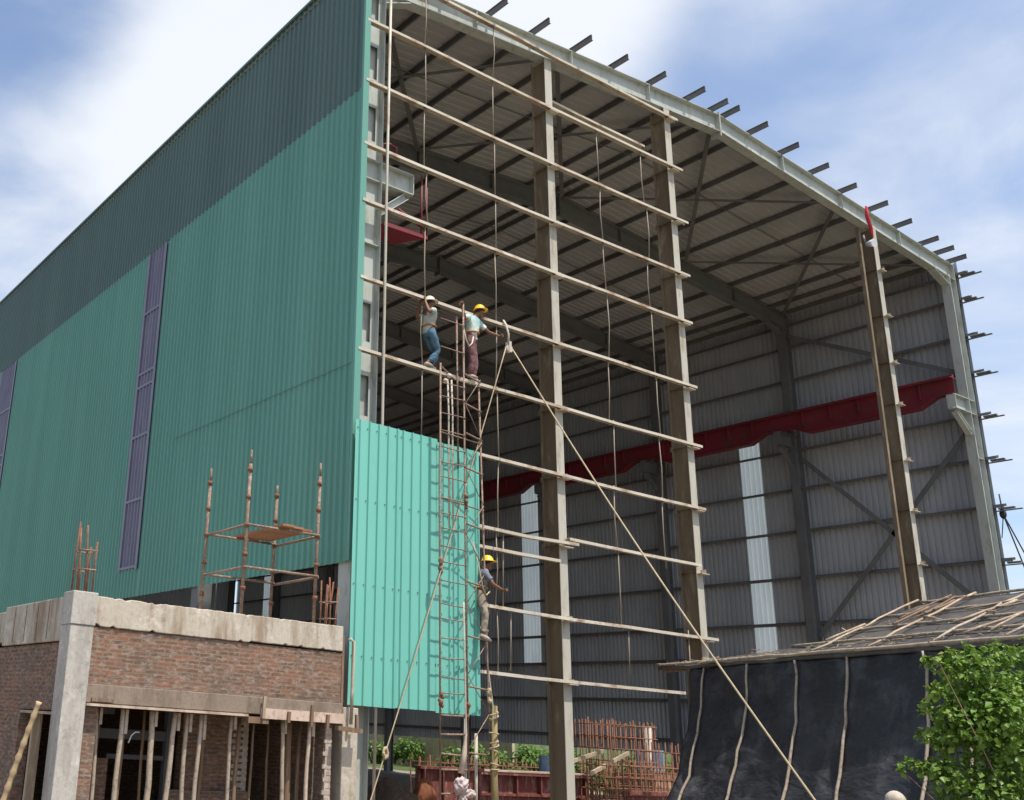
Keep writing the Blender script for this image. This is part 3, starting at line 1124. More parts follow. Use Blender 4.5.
for z in (4.1, 4.82):
    for y in (SY0, SY1):
        MB().tube([(SX0 - .03, y - .035, z), (SX1 + .03, y - .035, z + .02)], .024, 8).build('ledger', m_rust_tube, sc)
    for x in (SX0, SX1):
        MB().tube([(x + .035, SY0 - .03, z + .01), (x + .035, SY1 + .03, z - .01)], .024, 8).build('ledger', m_rust_tube, sc)
for k, x in enumerate((-1.62, -1.36, -1.10)):
    mb = MB()
    a, b = -.42 + .12 * k, 1.42 - .1 * k
    z = 4.87 + .012 * k
    mb.hexa([(x - .12, a, z), (x + .12, a, z), (x + .12, b, z - .01), (x - .12, b, z - .01)], [(x - .12, a, z + .035), (x + .12, a, z + .035), (x + .12, b, z + .025), (x - .12, b, z + .025)])
    tag(mb.build('plank', m_plank, origin=(x, .5, z)), ('outer', 'middle', 'inner')[k] + (' brown plank of the scaffold deck, ' + ('furthest from the shed corner', 'between the two others', 'nearest the shed corner')[k]), 'plank', 'planks of the scaffold deck')

# ------------------------------------------------------------------ access ladder in front of the panel
ld = thing('access_ladder', 'rusty three-legged lattice ladder tower standing before the turquoise panel', 'ladder', (2.2, -.55, GZ))
for pts in ([(1.72, -.52, GZ), (1.70, -.5, 4), (1.69, -.5, 8.62)],
            [(2.36, -.55, GZ), (2.31, -.52, 5), (2.29, -.5, 10.05)],
            [(2.26, -.38, 6.6), (2.24, -.36, 9.8)],
            [(3.06, -.42, GZ), (2.98, -.38, 3), (2.83, -.36, 8.5)]):
    MB().tube(pts, .019, 8).build('stile', m_rust_tube, ld)


def lx(a, z):
    t = (z - GZ) / 10
    return {'a': Vector((1.72 - .03 * t, -.515, z)), 'b': Vector((2.36 - .07 * t, -.535, z)), 'c': Vector((3.06 - .25 * t, -.40, z))}[a]


z = .68
while z < 8.6:
    zz_ = z + random.uniform(-.06, .06)
    MB().tube([lx('a', zz_), lx('b', zz_ + random.uniform(-.03, .03))], .011 if z > 2.2 else .018, 6).build('rung', m_rust_tube, ld)
    z += .33
for z in (9.0, 9.6):
    MB().tube([Vector((1.72, -.46, z)), lx('b', z - .05)], .012, 6).build('rung', m_rust_tube, ld)
for k in range(11):
    za = 1.4 + k * .65
    MB().tube([lx('c' if k % 2 else 'b', za), lx('b' if k % 2 else 'c', za + .65)], .009, 6).build('lacing_bar', m_rust_tube, ld)
for z in (1.35, 2.5, 3.4, 4.4, 5.5, 6.6, 7.3, 7.9, 8.52):
    MB().tube([lx('b', z), lx('c', z - .03)], .018, 6).build('rung', m_rust_tube, ld)
for za, zb, a, b in ((7.2, 7.2, 'a', 'c'), (5.9, 5.85, 'a', 'c')):
    MB().tube([lx(a, za), lx(b, zb)], .014, 6).build('rung', m_rust_tube, ld)
MB().tube([lx('a', 8.55), Vector((2.3, -.2, 8.5)), lx('c', 8.4)], .018, 6).build('rung', m_rust_tube, ld)
for p, c in ((lx('a', 2.3), m_rust), (lx('b', 2.15), m_rust), (lx('a', 4.7), m_timber_d), (lx('b', 6.0), m_timber_d), (lx('c', 2.45), m_rope)):
    mb = MB()
    for k in range(5):
        mb.ball(p + Vector((random.uniform(-.03, .03), random.uniform(-.04, .01), -.18 + k * .05)), random.uniform(.035, .055), 1, (1, 1, 1.3), .3)
    mb.build('rope_lashing', c, ld)

# bundled poles with a hanging bag by the third leg
mb = MB()
mb.tube([(2.98, -.5, GZ), (3.04, -.5, 2.2)], [.07, .05], 8)
bd = thing('tied_post', 'olive wooden post tied with rope at the foot of the ladder tower', 'post', (3.0, -.5, GZ))
mb.build('post', simple('olive_post', (.30, .24, .10), (.22, .17, .08), 4, .9), bd)
mb = MB()
for k in range(9):
    ph, tl_ = random.uniform(-.1, .1), random.uniform(-.12, .12)
    mb.tube([(2.9 + random.uniform(-.02, .02) + .2 * (j / 8), -.5 - .09 * math.sin(math.pi * j / 8), 1.15 + k * .12 + ph + tl_ * j / 8) for j in range(9)], .014, 6)
mb.build('rope_coil', m_rope, bd)

# white cloth knot on the lowest rung
mb = MB()


def lump(mb, c, sc, amp, seed, freq=2.2):
    b_ = bmesh.new()
    bmesh.ops.create_icosphere(b_, subdivisions=4, radius=1)
    mp_ = {}
    for v in b_.verts:
        q = v.co + Vector((seed, seed * 2, -seed))
        k_ = 1 + amp * mn.noise(q * freq) + amp * .6 * abs(mn.noise(q * freq * 2.3)) - amp * .5 * abs(mn.noise(q * freq * 4))
        mp_[v.index] = mb.bm.verts.new((c[0] + v.co.x * sc[0] * k_, c[1] + v.co.y * sc[1] * k_, c[2] + v.co.z * sc[2] * k_))
    for f in b_.faces:
        mb.bm.faces.new([mp_[v.index] for v in f.verts]).smooth = True
    b_.free()


lump(mb, (2.1, -.62, .80), (.13, .09, .13), .5, 3.1)
lump(mb, (2.24, -.6, .67), (.2, .07, .07), .5, 8.4)
lump(mb, (2.16, -.6, .58), (.08, .06, .14), .5, 5.7)
tag(mb.build('cloth_bundle', m_whitecloth, origin=(2.1, -.6, .7)), 'knotted whitish cloth hanging on the lowest ladder rung', 'cloth')
mb = MB()
mb.tube([lx('b', 1.0) + Vector((-.2, -.03, 0)), lx('b', 1.35) + Vector((-.12, -.03, 0)), lx('b', 1.7) + Vector((-.07, -.03, 0)), lx('b', 2.9) + Vector((-.1, -.03, 0)), lx('b', 4.0) + Vector((-.1, -.02, 0))], [.06, .05, .015, .014, .014], 6)
tag(mb.build('tool_bag', m_shutter, origin=lx('b', 1.2)), 'slim pale bag hung by a cord inside the ladder', 'bag')
mb = MB()
for dx in (0, .1):
    mb.tube([(1.92 + dx, -.45, 8.35), (1.94 + dx, -.46, 7.6), (1.93 + dx, -.47, 6.9), (1.95 + dx, -.47, 5.4)], .018, 6)
mb.ball((1.85, -.46, 8.3), .05, 1)
mb.ball((1.95, -.46, 8.42), .06, 1)
tag(mb.build('safety_rope', m_ropew, origin=(1.95, -.45, 7)), 'pale doubled safety rope hanging at the head of the ladder', 'rope')

# ------------------------------------------------------------------ sling and hauling ropes
P0 = Vector((3.79, -.26, 9.55))
pb = thing('pulley_block', 'pale pulley hung by a sling from the girt above the two standing workers', 'pulley', (3.79, -.26, 9.3))
mb = MB()
mb.tube([(3.79, -.12, 10.2), (3.76, -.22, 10.05), (3.8, -.25, 9.85), (3.79, -.26, 9.65)], [.02, .03, .022, .03], 8)
mb.build('sling', m_ropew, pb)
mb = MB()
mb.tube([(3.79, -.30, 9.5), (3.79, -.22, 9.5)], .085, 12)
mb.box(3.755, 3.825, -.315, -.305, 9.42, 9.66)
mb.box(3.755, 3.825, -.215, -.205, 9.42, 9.66)
mb.build('sheave', m_ropew, pb)
A = at(375, 785, 'Y', -.75)
dA = (A - P0)
A2 = P0 + dA * ((P0.z - GZ) / (P0.z - A.z))


def sagline(p, q, sag, r, n=24):
    return MB().tube([p.lerp(q, i / n) + Vector((0, 0, -sag * math.sin(math.pi * i / n))) for i in range(n + 1)], r, 6)


o = sagline(P0 + Vector((-.1, -.02, -.05)), A2, .12, .012).build('hauling_rope', m_rope, origin=P0)
tag(o, 'tan hauling rope slanting down from the pulley across the turquoise panel', 'rope')
B = at(820, 800, 'Y', -7.0)
B2 = P0 + (B - P0) * ((P0.z - GZ) / (P0.z - B.z))
o = sagline(P0 + Vector((.1, -.02, -.05)), B2, .25, .016).build('hauling_rope', m_rope, origin=P0)
tag(o, 'long tan guy rope slanting from the pulley down past the black tarpaulin hut', 'rope')
mb = MB()
for k in range(14):
    a = k / 14 * 2 * math.pi
    mb.ball(P0.lerp(A2, .84) + Vector((.045 * math.cos(a), -.02, .07 * math.sin(a))), .03, 1, (1, 1, 1.3), .3)
mb.build('rope_knot', m_rope, bpy.data.objects['hauling_rope'])

# ------------------------------------------------------------------ site clutter seen through the open gable
rg = thing('red_formwork_girder', 'worn red steel formwork girder lying on the shed floor', 'girder', (7, 3, GZ))
mb = MB()
x0, x1 = 5.4, 9.3
for z0, z1, d in ((.86, .92, .2), (.42, .47, .14), (GZ + .02, GZ + .08, .2)):
    mb.box(x0, x1, 3 - d, 3 + d, z0, z1)
mb.box(x0, x1, 2.95, 3.05, GZ + .08, .42)
mb.box(x0, x1, 2.95, 3.05, .47, .86)
for k in range(6):
    xx = x0 + .04 + (x1 - x0 - .1) * k / 5
    mb.box(xx - .02, xx + .02, 2.84, 2.949, .471, .859)
mb.build('plate', m_red2, rg)
mb = MB()
mb.box(x0 + .02, x1 - .02, 2.79, 3.21, .925, .96)
mb.build('top_board', m_shutter, rg)
rg2 = thing('red_formwork_girder', 'darker red formwork box behind the ladder foot', 'girder', (4.6, 2.2, GZ))
mb = MB()
mb.box(3.5, 5.25, 2.2, 2.28, GZ, .95)
mb.box(3.5, 5.25, 2.1, 2.38, .95, 1.0)
for xx in (3.6, 4.1, 4.6, 5.1):
    mb.box(xx, xx + .03, 2.1, 2.199, GZ, .95)
mb.build('plate', m_red2, rg2)
for k, (x, y, h, lab) in enumerate(((3.4, .7, 2.25, 'thin grey pipe standing upright just right of the ladder'), (4.15, 1.2, 1.7, 'short pale pipe standing behind the ladder'), (3.75, .3, 1.5, 'rusty rod standing close behind the ladder foot'))):
    tag(MB().tube([(x, y, GZ), (x + .02, y, h)], .035, 8).build('upright_pipe', (m_steel, m_ropew, m_rust)[k], origin=(x, y, GZ)), lab, 'pipe')


def cage(name, label, x0, x1, y0, y1, z0, z1, nx_, ny_, hoops, group=None, r=.016, bow=0):
    o = thing(name, label, 'rebar cage', ((x0 + x1) / 2, (y0 + y1) / 2, z0), group)
    for i in range(nx_ + 1):
        for j in range(ny_ + 1):
            if 0 < i < nx_ and 0 < j < ny_:
                continue
            x, y = x0 + (x1 - x0) * i / nx_, y0 + (y1 - y0) * j / ny_
            a = random.uniform(-.03, .03)
            MB().tube([(x, y, z0), (x + a, y, (z0 + z1) / 2), (x + a * 2, y, z1 + random.uniform(-.06, .06))], r, 5).build('bar', m_rust, o)
    for k in range(hoops):
        z = z0 + (z1 - z0) * (k + .6) / hoops
        q = .02
        MB().tube([(x0 - q, y0 - q, z), (x1 + q, y0 - q, z), (x1 + q, y1 + q, z), (x0 - q, y1 + q, z), (x0 - q, y0 - q, z)], r * .8, 5).build('hoop', m_rust, o)
    return o


cage('rebar_cage', 'tall rusty rebar cage right of the first gable column', 10.2, 12.0, 3.0, 4.0, GZ, 2.25, 11, 5, 9)
cage('rebar_cage', 'low wide rusty rebar cage in front of the tall one', 9.0, 12.4, 2.1, 2.85, GZ, 1.3, 16, 3, 6)
cage('rebar_cage', 'rusty rebar cage lying behind the red formwork girder', 5.6, 9.0, 4.2, 4.9, GZ, 1.15, 14, 2, 4)
cage('rebar_cage', 'rusty rebar cage with bent tops at the edge of the tarpaulin hut', 12.6, 14.6, 3.2, 4.0, GZ, 1.75, 8, 2, 4)
for (p, q, lab) in ((at(564, 764, 'Y', 1.9), at(603, 751, 'Y', 2.9), 'pale bar leaning on the cages, the left one of two'), (at(590, 774, 'Y', 1.9), at(628, 753, 'Y', 2.9), 'pale bar leaning on the cages, the right one of two')):
    tag(MB().bar(p, q, .05, .08).build('leaning_bar', m_timber, origin=p), lab, 'bar')
cr = thing('red_channel_frame', 'dark red steel frame lying in front of the rebar cages', 'frame', (10.2, 1.7, GZ))
mb = MB()
mb.box(9.2, 11.35, 1.6, 1.66, .60, .68)
mb.box(9.2, 11.35, 1.6, 1.66, .10, .16)
mb.box(11.28, 11.36, 1.6, 1.67, GZ, .7)
mb.box(9.2, 11.3, 1.68, 1.72, GZ, .58)
mb.build('channel', m_red2, cr)
# pallet of bricks with a white box on it
_p = at(654, 785, 'Y', 8.6)
px_, py_ = _p.x, 8.6
pl = thing('brick_stack', 'stacked bricks on timber bearers beside the tarpaulin hut', 'bricks', (px_, py_, GZ))
mb = MB()
for k in range(2):
    mb.box(px_ - 1.2, px_ + 1.2, py_ - .8 + k, py_ - .6 + k, GZ, GZ + .3)
mb.build('bearer', m_shutter, pl)
mb = MB()
for k in range(4):
    for i in range(9):
        s = random.uniform(-.03, .03)
        mb.box(px_ - 1.2 + i * .27 + s, px_ - .95 + i * .27 + s, py_ - .8, py_ + .6, GZ + .31 + k * .22, GZ + .51 + k * .22)
mb.build('bricks', simple('pale_brick', (.42, .27, .18), (.30, .17, .11), 3, .9), pl)
bx_ = thing('white_box', 'white crate with a blue side standing on the brick stack', 'crate', (px_ - .3, py_, .92))
mb = MB()
mb.box(px_ - .55, px_ + .1, py_ - .4, py_ + .3, .92, 1.6)
mb.build('body', m_white, bx_, bevel=.03)
mb = MB()
mb.box(px_ - .45, px_ + .0, py_ - .42, py_ - .403, 1.05, 1.5)
mb.build('panel', m_blue, bx_)
mb = MB()
_p = at(547, 757, 'Y', 14)
mb.tube([(_p.x, 14, GZ), (_p.x, 14, 1.15)], .3, 12)
tag(mb.build('barrel', m_blue, origin=(_p.x, 14, GZ)), 'faded blue drum standing beyond the red girder', 'barrel')
mb = MB()
mb.tube([(15.6, 6.1, GZ), (15.6, 6.1, 2.25)], .12, 8)
tag(mb.build('post_stub', m_conc, origin=(15.6, 6.1, GZ)), 'short grey post beside the left edge of the tarpaulin hut', 'post')
# soil heap with an orange cloth
mb = MB()
b = bmesh.new()
bmesh.ops.create_icosphere(b, subdivisions=4, radius=1)
from mathutils import noise as mn
mp = {}
for v in b.verts:
    k = .92 + .12 * mn.noise(v.co * 2.3) + .05 * mn.noise(v.co * 5) + .05 * mn.noise(v.co * 13)
    mp[v.index] = mb.bm.verts.new((2.3 + v.co.x * .72 * k, 1.6 + v.co.y * .8 * k, GZ + v.co.z * 1.12 * k))
for f in b.faces:
    mb.bm.faces.new([mp[v.index] for v in f.verts]).smooth = True
b.free()
tag(mb.build('soil_heap', m_soil, origin=(2.3, 1.6, GZ)), 'dark heap of soil inside the shed left of the ladder', 'soil heap')
mb = MB()
b = bmesh.new()
bmesh.ops.create_icosphere(b, subdivisions=3, radius=1)
mp = {}
for v in b.verts:
    k = 1 + .15 * mn.noise(v.co * 1.5 + Vector((2, 9, 4))) + .07 * mn.noise(v.co * 6)
    mp[v.index] = mb.bm.verts.new((2.95 + v.co.x * .27 * k, 1.35 + v.co.y * .24 * k, .25 + v.co.z * (.52 if v.co.z > 0 else .6) * (1.15 - .15 * abs(v.co.x)) * k))
for f in b.faces:
    mb.bm.faces.new([mp[v.index] for v in f.verts]).smooth = True
b.free()
tag(mb.build('cloth_sack', m_orange, origin=(2.95, 1.35, GZ)), 'rust brown sack slumped against the soil heap', 'sack')
# far compound wall seen below the right-hand cladding
mb = MB()
mb.box(34.0, 34.2, 30, 80, GZ, 1.5)
tag(mb.build('compound_wall', concrete_mat('cream_wall', (.46, .40, .26), (.52, .47, .34), (.35, .28, .18)), origin=(34, 20, GZ)), 'long cream boundary wall beyond the open foot of the shed', 'wall')
mb = MB()
mb.box(12.8, 13.6, 17, 17.6, GZ, 1.4)
mb.box(12.7, 13.7, 16.9, 17.7, 1.4, 1.47)
tag(mb.build('plinth', m_steel_y, origin=(13, 17, GZ)), 'yellowish plinth standing on the shed floor left of the ladder', 'plinth')

# ------------------------------------------------------------------ things at the top right
mb = MB()
rag = [at(866, 206, 'Y', -.32), at(867, 216, 'Y', -.28), at(871, 228, 'Y', -.2), at(873, 238, 'Y', -.15)]
mb.tube(rag, [.03, .055, .05, .02], 8)
tag(mb.build('red_rag', m_redcloth, origin=rag[0]), 'red cloth tied over the gable rafter above the rightmost gable column', 'cloth')
lp = thing('floodlight', 'round white floodlight fixed at the head of the rightmost gable column', 'lamp', at(872, 243, 'Y', -.2))
c = at(872, 243, 'Y', -.2)
mb = MB()
mb.tube([c + Vector((0, .18, .02)), c + Vector((0, .05, 0)), c + Vector((-.02, -.08, -.03))], [.05, .10, .13], 14)
mb.build('lamp_housing', m_white, lp)
MB().tube([c + Vector((0, .2, .0)), c + Vector((0, .22, .35))], .03, 6).build('lamp_arm', m_dark_steel, lp)
# hook block and lines at the right edge
hb = thing('hoist_block', 'small dark hoist block hanging on lines beside the right corner column', 'hoist', at(1003, 514, 'X', 25.0))
hc = at(1003, 514, 'X', 25.0)
mb = MB()
mb.ball(hc, .13, 2, (1, .7, 1.25))
mb.build('block', m_black, hb)
mb = MB()
mb.tube([at(999, 494, 'X', 25.0), hc], .02, 6)
mb.tube([hc + Vector((0, 0, -.05)), at(1002, 538, 'X', 25.0)], .015, 6)
far1 = hc + (at(1024, 552, 'X', 26.5) - hc) * 4
far2 = hc + (at(1024, 566, 'X', 26.5) - hc) * 4
mb.tube([hc, far1], .02, 6)
mb.tube([hc, far2], .02, 6)
mb.build('cable', m_black, hb)

# ------------------------------------------------------------------ tarpaulin hut
E0 = Vector((7.2, -.9, 3.2))
D = Vector((-.363, -.932, 0)).normalized()
NH = Vector((.932, -.363, 0)).normalized()
SL = R(22)


def roofp(t, s, lift=0.0):
    return E0 + D * t + NH * (s * math.cos(SL)) + Vector((0, 0, s * math.sin(SL) + lift))


hut = thing('tarpaulin_hut', 'makeshift site hut with black tarpaulin wall and pole roof', 'hut', (6, -4.5, GZ))


def s_edge(t):
    pts_ = [(0, .05), (1.04, .28), (2.57, .5), (3.75, .85), (3.86, 2.2), (3.95, 3.0), (99, 3.0)]
    for (a, sa), (b_, sb) in zip(pts_, pts_[1:]):
        if t <= b_:
            return sa + (sb - sa) * (t - a) / (b_ - a)
    return 3.0


HL = 13.0
ts = [i * .25 for i in range(15)] + [3.75, 3.86, 3.95] + [4.2 + i * .25 for i in range(36)]
mb = MB()
ns = 10
rows = []
for t in ts:
    se_ = s_edge(t)
    rows.append([mb.bm.verts.new(roofp(t, se_ * j / ns, .03 * mn.noise(Vector((t * 1.3, j * .6, 0))) + .015 * mn.noise(Vector((t * 5, j * 2.2, 3))))) for j in range(ns + 1)])
for a, b in zip(rows, rows[1:]):
    for j in range(ns):
        mb.bm.faces.new((a[j], b[j], b[j + 1], a[j + 1])).smooth = True
ro = mb.build('roof', m_roof_tarp, hut)
md = ro.modifiers.new('thick', 'SOLIDIFY')
md.thickness = .05
# back slope and end, so that the hut is a closed body
mb = MB()
for t0, t1 in ((4.0, HL),):
    p0, p1 = roofp(t0, 3.02, -.03), roofp(t1, 3.02, -.03)
    q0, q1 = p0 + NH * 2.6 + Vector((0, 0, -1.0)), p1 + NH * 2.6 + Vector((0, 0, -1.0))
    mb.hexa([p0, p1, q1, q0], [k + Vector((0, 0, -.05)) for k in (p0, p1, q1, q0)])
    for a, b in ((q0, q1),):
        mb.hexa([a, b, (b.x, b.y, GZ), (a.x, a.y, GZ)], [k + NH * -.05 for k in (a, b, Vector((b.x, b.y, GZ)), Vector((a.x, a.y, GZ)))])
    e0 = roofp(t0, .3, -.08)
    mb.hexa([p0, q0, (q0.x, q0.y, GZ), (e0.x, e0.y, GZ), e0], [Vector(k) - D * -.05 for k in (p0, q0, Vector((q0.x, q0.y, GZ)), Vector((e0.x, e0.y, GZ)), e0)])
e0, p0 = roofp(HL, .05, -.08), roofp(HL, 3.0, -.06)
q0 = p0 + NH * 2.6 + Vector((0, 0, -1.0))
pg = [p0, q0, Vector((q0.x, q0.y, GZ)), Vector((e0.x, e0.y, GZ)) - NH * .9, e0]
mb.hexa(pg, [k - D * .05 for k in pg])
mb.build('rear_wall', m_tarp, hut)


# front tarp: hangs from the eave, spreads outwards to the ground
def tarpp(t, v, out=0.0):
    """v = 0 at the eave, 1 at the ground"""
    lean = .5 * v + .95 * v * v
    wob = .03 * math.sin(t * 2.1 + v * 2) * v + .05 * mn.noise(Vector((t * .9, v * 1.6, 0))) + .06 * mn.noise(Vector((t * 1.7, v * 8, 2))) + .016 * mn.noise(Vector((t * 1.6, v * 24, 5))) * min(1, v * 2)
    p = E0 + D * t + NH * (.16 + -.10 - lean - wob - out)
    tl = (1.0 - v) * (1 if t < 2 else 0)
    p.z = 3.16 + (GZ - 3.16) * v
    return p


mb = MB()
nv = 80
T0, T1 = 1.05, HL
nt_ = 150
rows = []
for i in range(nt_ + 1):
    f = i / nt_
    rw = []
    for j in range(nv + 1):
        v = j / nv
        t = T0 + .35 * v + (T1 - T0 - .35 * v) * f
        rw.append(mb.bm.verts.new(tarpp(t, v)))
    rows.append(rw)
for a, b in zip(rows, rows[1:]):
    for j in range(nv):
        mb.bm.faces.new((a[j], b[j], b[j + 1], a[j + 1])).smooth = True
to = mb.build('tarpaulin', m_tarp, hut)
to.modifiers.new('thick', 'SOLIDIFY').thickness = .01


def t_at(u):
    """eave parameter at which the eave is seen at pixel column u"""
    lo, hi = 0, HL
    for _ in range(40):
        md_ = (lo + hi) / 2
        d = E0 + D * md_ + NH * .1 - CAM
        uu = PPX + FPX * d.dot(rt) / d.dot(fw)
        lo, hi = (md_, hi) if uu < u else (lo, md_)
    return lo


for u, du in ((706, .55), (751, .6), (800, .75), (851, .7), (930, .8), (975, .7), (1030, .7)):
    t = t_at(u)
    k = random.uniform(-.03, .03)
    pts = [tarpp(t + du * v * .6 + k * math.sin(v * 3), v, .05) for v in [i / 14 for i in range(15)]]
    MB().tube(pts, [.020 + .007 * (i / 14) for i in range(15)], 7).build('wall_pole', m_bamboo_g, hut)
# eave pole, roof battens along and across
for s, l in ((.03, 0), (.62, 3.3), (1.35, 3.9), (2.1, 3.95), (2.95, 3.9)):
    n = 30
    pts = [roofp(l + (HL - l) * i / n, s, .045 + .02 * mn.noise(Vector((i * .7, s * 3, 1)))) for i in range(n + 1)]
    MB().tube(pts, .024 if s > .1 else .03, 7).build('roof_pole', m_bamboo_g, hut)
for t in (4.35, 5.5, 6.7, 8.0, 9.3, 10.8):
    a = random.uniform(-.15, .05)
    n = 8
    pts = [roofp(t + .25 + a - .7 * i / n, .05 + 2.95 * i / n, .075 + .015 * mn.noise(Vector((i, t, 4)))) for i in range(n + 1)]
    MB().tube([p + Vector((random.uniform(-.03, .03), random.uniform(-.03, .03), 0)) for p in pts], .019, 7).build('roof_pole', m_timber if t < 6 else m_bamboo_g, hut)
for k in range(30):
    t = random.uniform(4.1, 11)
    s0 = random.uniform(.1, 2.2)
    ln = random.uniform(.5, 1.6)
    dt = random.uniform(-.5, .7)
    pts = [roofp(t + dt * i / 4, min(2.95, s0 + ln * (1 if abs(dt) < .4 else .25) * i / 4), .10 + .03 * mn.noise(Vector((i, t, 7)))) for i in range(5)]
    MB().tube(pts, random.uniform(.012, .022), 6).build('roof_stick', random.choice((m_bamboo_g, m_timber, m_timber_d)), hut)
mb = MB()
for k in range(170):
    t = random.uniform(0.1, 8.5)
    s = random.uniform(0, max(.05, s_edge(t) * (1 if random.random() < .3 else .25)))
    p = roofp(t, s, .05)
    d = Vector((random.uniform(-1, 1), random.uniform(-1, 1), random.uniform(-.25, .2))).normalized() * random.uniform(.06, .22)
    mb.tube([p, p + d * .6 + Vector((0, 0, .015)), p + d], .006, 4)
tag(mb.build('thatch_litter', m_timber, hut), kind='stuff')
# boards below the eave
MB().bar(roofp(.0, .12, -.1), roofp(HL, .12, -.1), .04, .06, NH).build('eave_board', m_timber_d, hut)

# pale stone in front of the hut
st = at(895, 796, 'Y', -8.0)
mb = MB()
b = bmesh.new()
bmesh.ops.create_icosphere(b, subdivisions=3, radius=1)
mp = {}
for v in b.verts:
    k = 1 + .1 * mn.noise(v.co * 2)
    zz2 = v.co.z
    mp[v.index] = mb.bm.verts.new(Vector((st.x + v.co.x * .11 * k, st.y + v.co.y * .11 * k, st.z - .06 + (zz2 * .12 if zz2 > 0 else zz2 * (st.z - .06 - GZ))) ))
for f in b.faces:
    mb.bm.faces.new([mp[v.index] for v in f.verts]).smooth = True
b.free()
tag(mb.build('marker_stone', m_conc_b, origin=(st.x, st.y, GZ)), 'pale round-topped marker stone before the black tarpaulin, left of the leafy bush', 'stone')


# ------------------------------------------------------------------ vegetation
def leaf(mb, p, size, nrm, spin):
    n_ = nrm.normalized()
    a = n_.cross(Vector((math.cos(spin), math.sin(spin), .3))).normalized()
    b = n_.cross(a)
    k = .42
    q = [p, p + a * size * .5 + b * size * k + n_ * size * .06, p + a * size, p + a * size * .5 - b * size * k + n_ * size * .06]
    mb.face([q[0], q[1], q[2]])
    # the two halves share the midrib
    f0 = mb.bm.faces[-1] if False else None
    mb.face([q[0], q[2], q[3]])


def leaf2(mb, p, size, nrm, spin):
    n_ = nrm.normalized()
    a = n_.cross(Vector((math.cos(spin), math.sin(spin), .3))).normalized()
    b = n_.cross(a)
    v0 = mb.bm.verts.new(p)
    v1 = mb.bm.verts.new(p + a * size * .42 + b * size * .40 + n_ * size * .10)
    v2 = mb.bm.verts.new(p + a * size - n_ * size * .05)
    v3 = mb.bm.verts.new(p + a * size * .42 - b * size * .40 + n_ * size * .10)
    mb.bm.faces.new((v0, v1, v2))
    mb.bm.faces.new((v0, v2, v3))


def bush(name, label, base, clumps, nleaf, size, mat, stems=8, group=None, cat='bush', twigs=0):
    o = thing(name, label, cat, base, group)
    mb = MB()
    tot = sum(c[3] ** 2 for c in clumps)
    for (x, y, z, r) in clumps:
        n = int(nleaf * r * r / tot)
        for _ in range(n):
            d = Vector((random.gauss(0, 1), random.gauss(0, 1), random.gauss(0, 1))).normalized()
            rr = r * (random.random() ** .45) * (1 + .35 * mn.noise(d * 2.2 + Vector((x, y, z)) * 3))
            p = Vector((x, y, z)) + d * rr
            nn = d * .7 + Vector((random.uniform(-.6, .6), random.uniform(-.6, .6), random.uniform(.1, 1.1)))
            leaf2(mb, p, size * random.uniform(.4, 1.55), nn, random.uniform(0, 6.3))
    for (x, y, z, r) in (clumps if twigs else ()):
        for _ in range(max(3, int(twigs * r))):
            d = Vector((random.gauss(0, 1), random.gauss(0, 1), random.gauss(.35, 1))).normalized()
            ln = r * random.uniform(.9, 1.45)
            bend = Vector((random.uniform(-.4, .4), random.uniform(-.4, .4), random.uniform(-.5, .1)))
            m_ = int(ln / .028) + 2
            sz = size * random.uniform(.7, 1.4)
            for i in range(m_):
                f = .35 + .65 * i / m_
                p = Vector((x, y, z)) + d * ln * f + bend * ln * f * f * .5
                sd2 = Vector((random.uniform(-1, 1), random.uniform(-1, 1), random.uniform(.0, 1.2)))
                leaf2(mb, p, sz * random.uniform(.7, 1.2) * (1.15 - .5 * f), sd2, random.uniform(0, 6.3))
    mb.build('foliage', mat, o, recalc=False)
    mb = MB()
    for k in range(stems):
        x, y, z, r = random.choice(clumps)
        b0 = Vector(base) + Vector((random.uniform(-.3, .3), random.uniform(-.3, .3), 0))
        e = Vector((x, y, z)) + Vector((random.uniform(-1, 1), random.uniform(-1, 1), random.uniform(0, 1))) * r * .7
        md_ = b0.lerp(e, .5) + Vector((random.uniform(-.12, .12), random.uniform(-.12, .12), .1))
        mb.tube([b0, md_, e], [.016, .009, .003], 5)
    mb.build('stem', m_timber_d, o)
    return o


random.seed(21)


def vp(u, v, t):
    return CAM + ray(u, v) * t


cl = []
for (u, v, t, r) in ((985, 690, 10.6, .36), (1015, 700, 10.8, .36), (955, 672, 10.5, .17), (968, 730, 10.5, .34), (1010, 760, 10.4, .42), (945, 775, 10.3, .22),
                     (985, 800, 10.2, .42), (1040, 730, 10.8, .45), (1060, 680, 11, .4), (1070, 790, 10.6, .5), (925, 770, 10.3, .10), (922, 735, 10.4, .06),
                     (925, 708, 10.4, .07), (930, 662, 10.4, .08), (938, 690, 10.4, .10), (903, 768, 10.3, .06), (910, 762, 10.3, .05), (960, 840, 10.2, .4), (1020, 850, 10.4, .5), (955, 720, 10.4, .2), (1000, 655, 10.7, .16), (1040, 660, 10.8, .3), (975, 665, 10.5, .2), (1000, 720, 10.3, .38), (960, 700, 10.5, .2), (945, 740, 10.4, .16), (950, 655, 10.6, .07)):
    p = vp(u, v, t)
    cl.append((p.x, p.y, p.z, r))
bush('leafy_bush', 'bright green climbing bush in the lower right corner before the hut', (1.7, -9.6, GZ), cl, 10500, .058, m_leaf, 6, twigs=70)

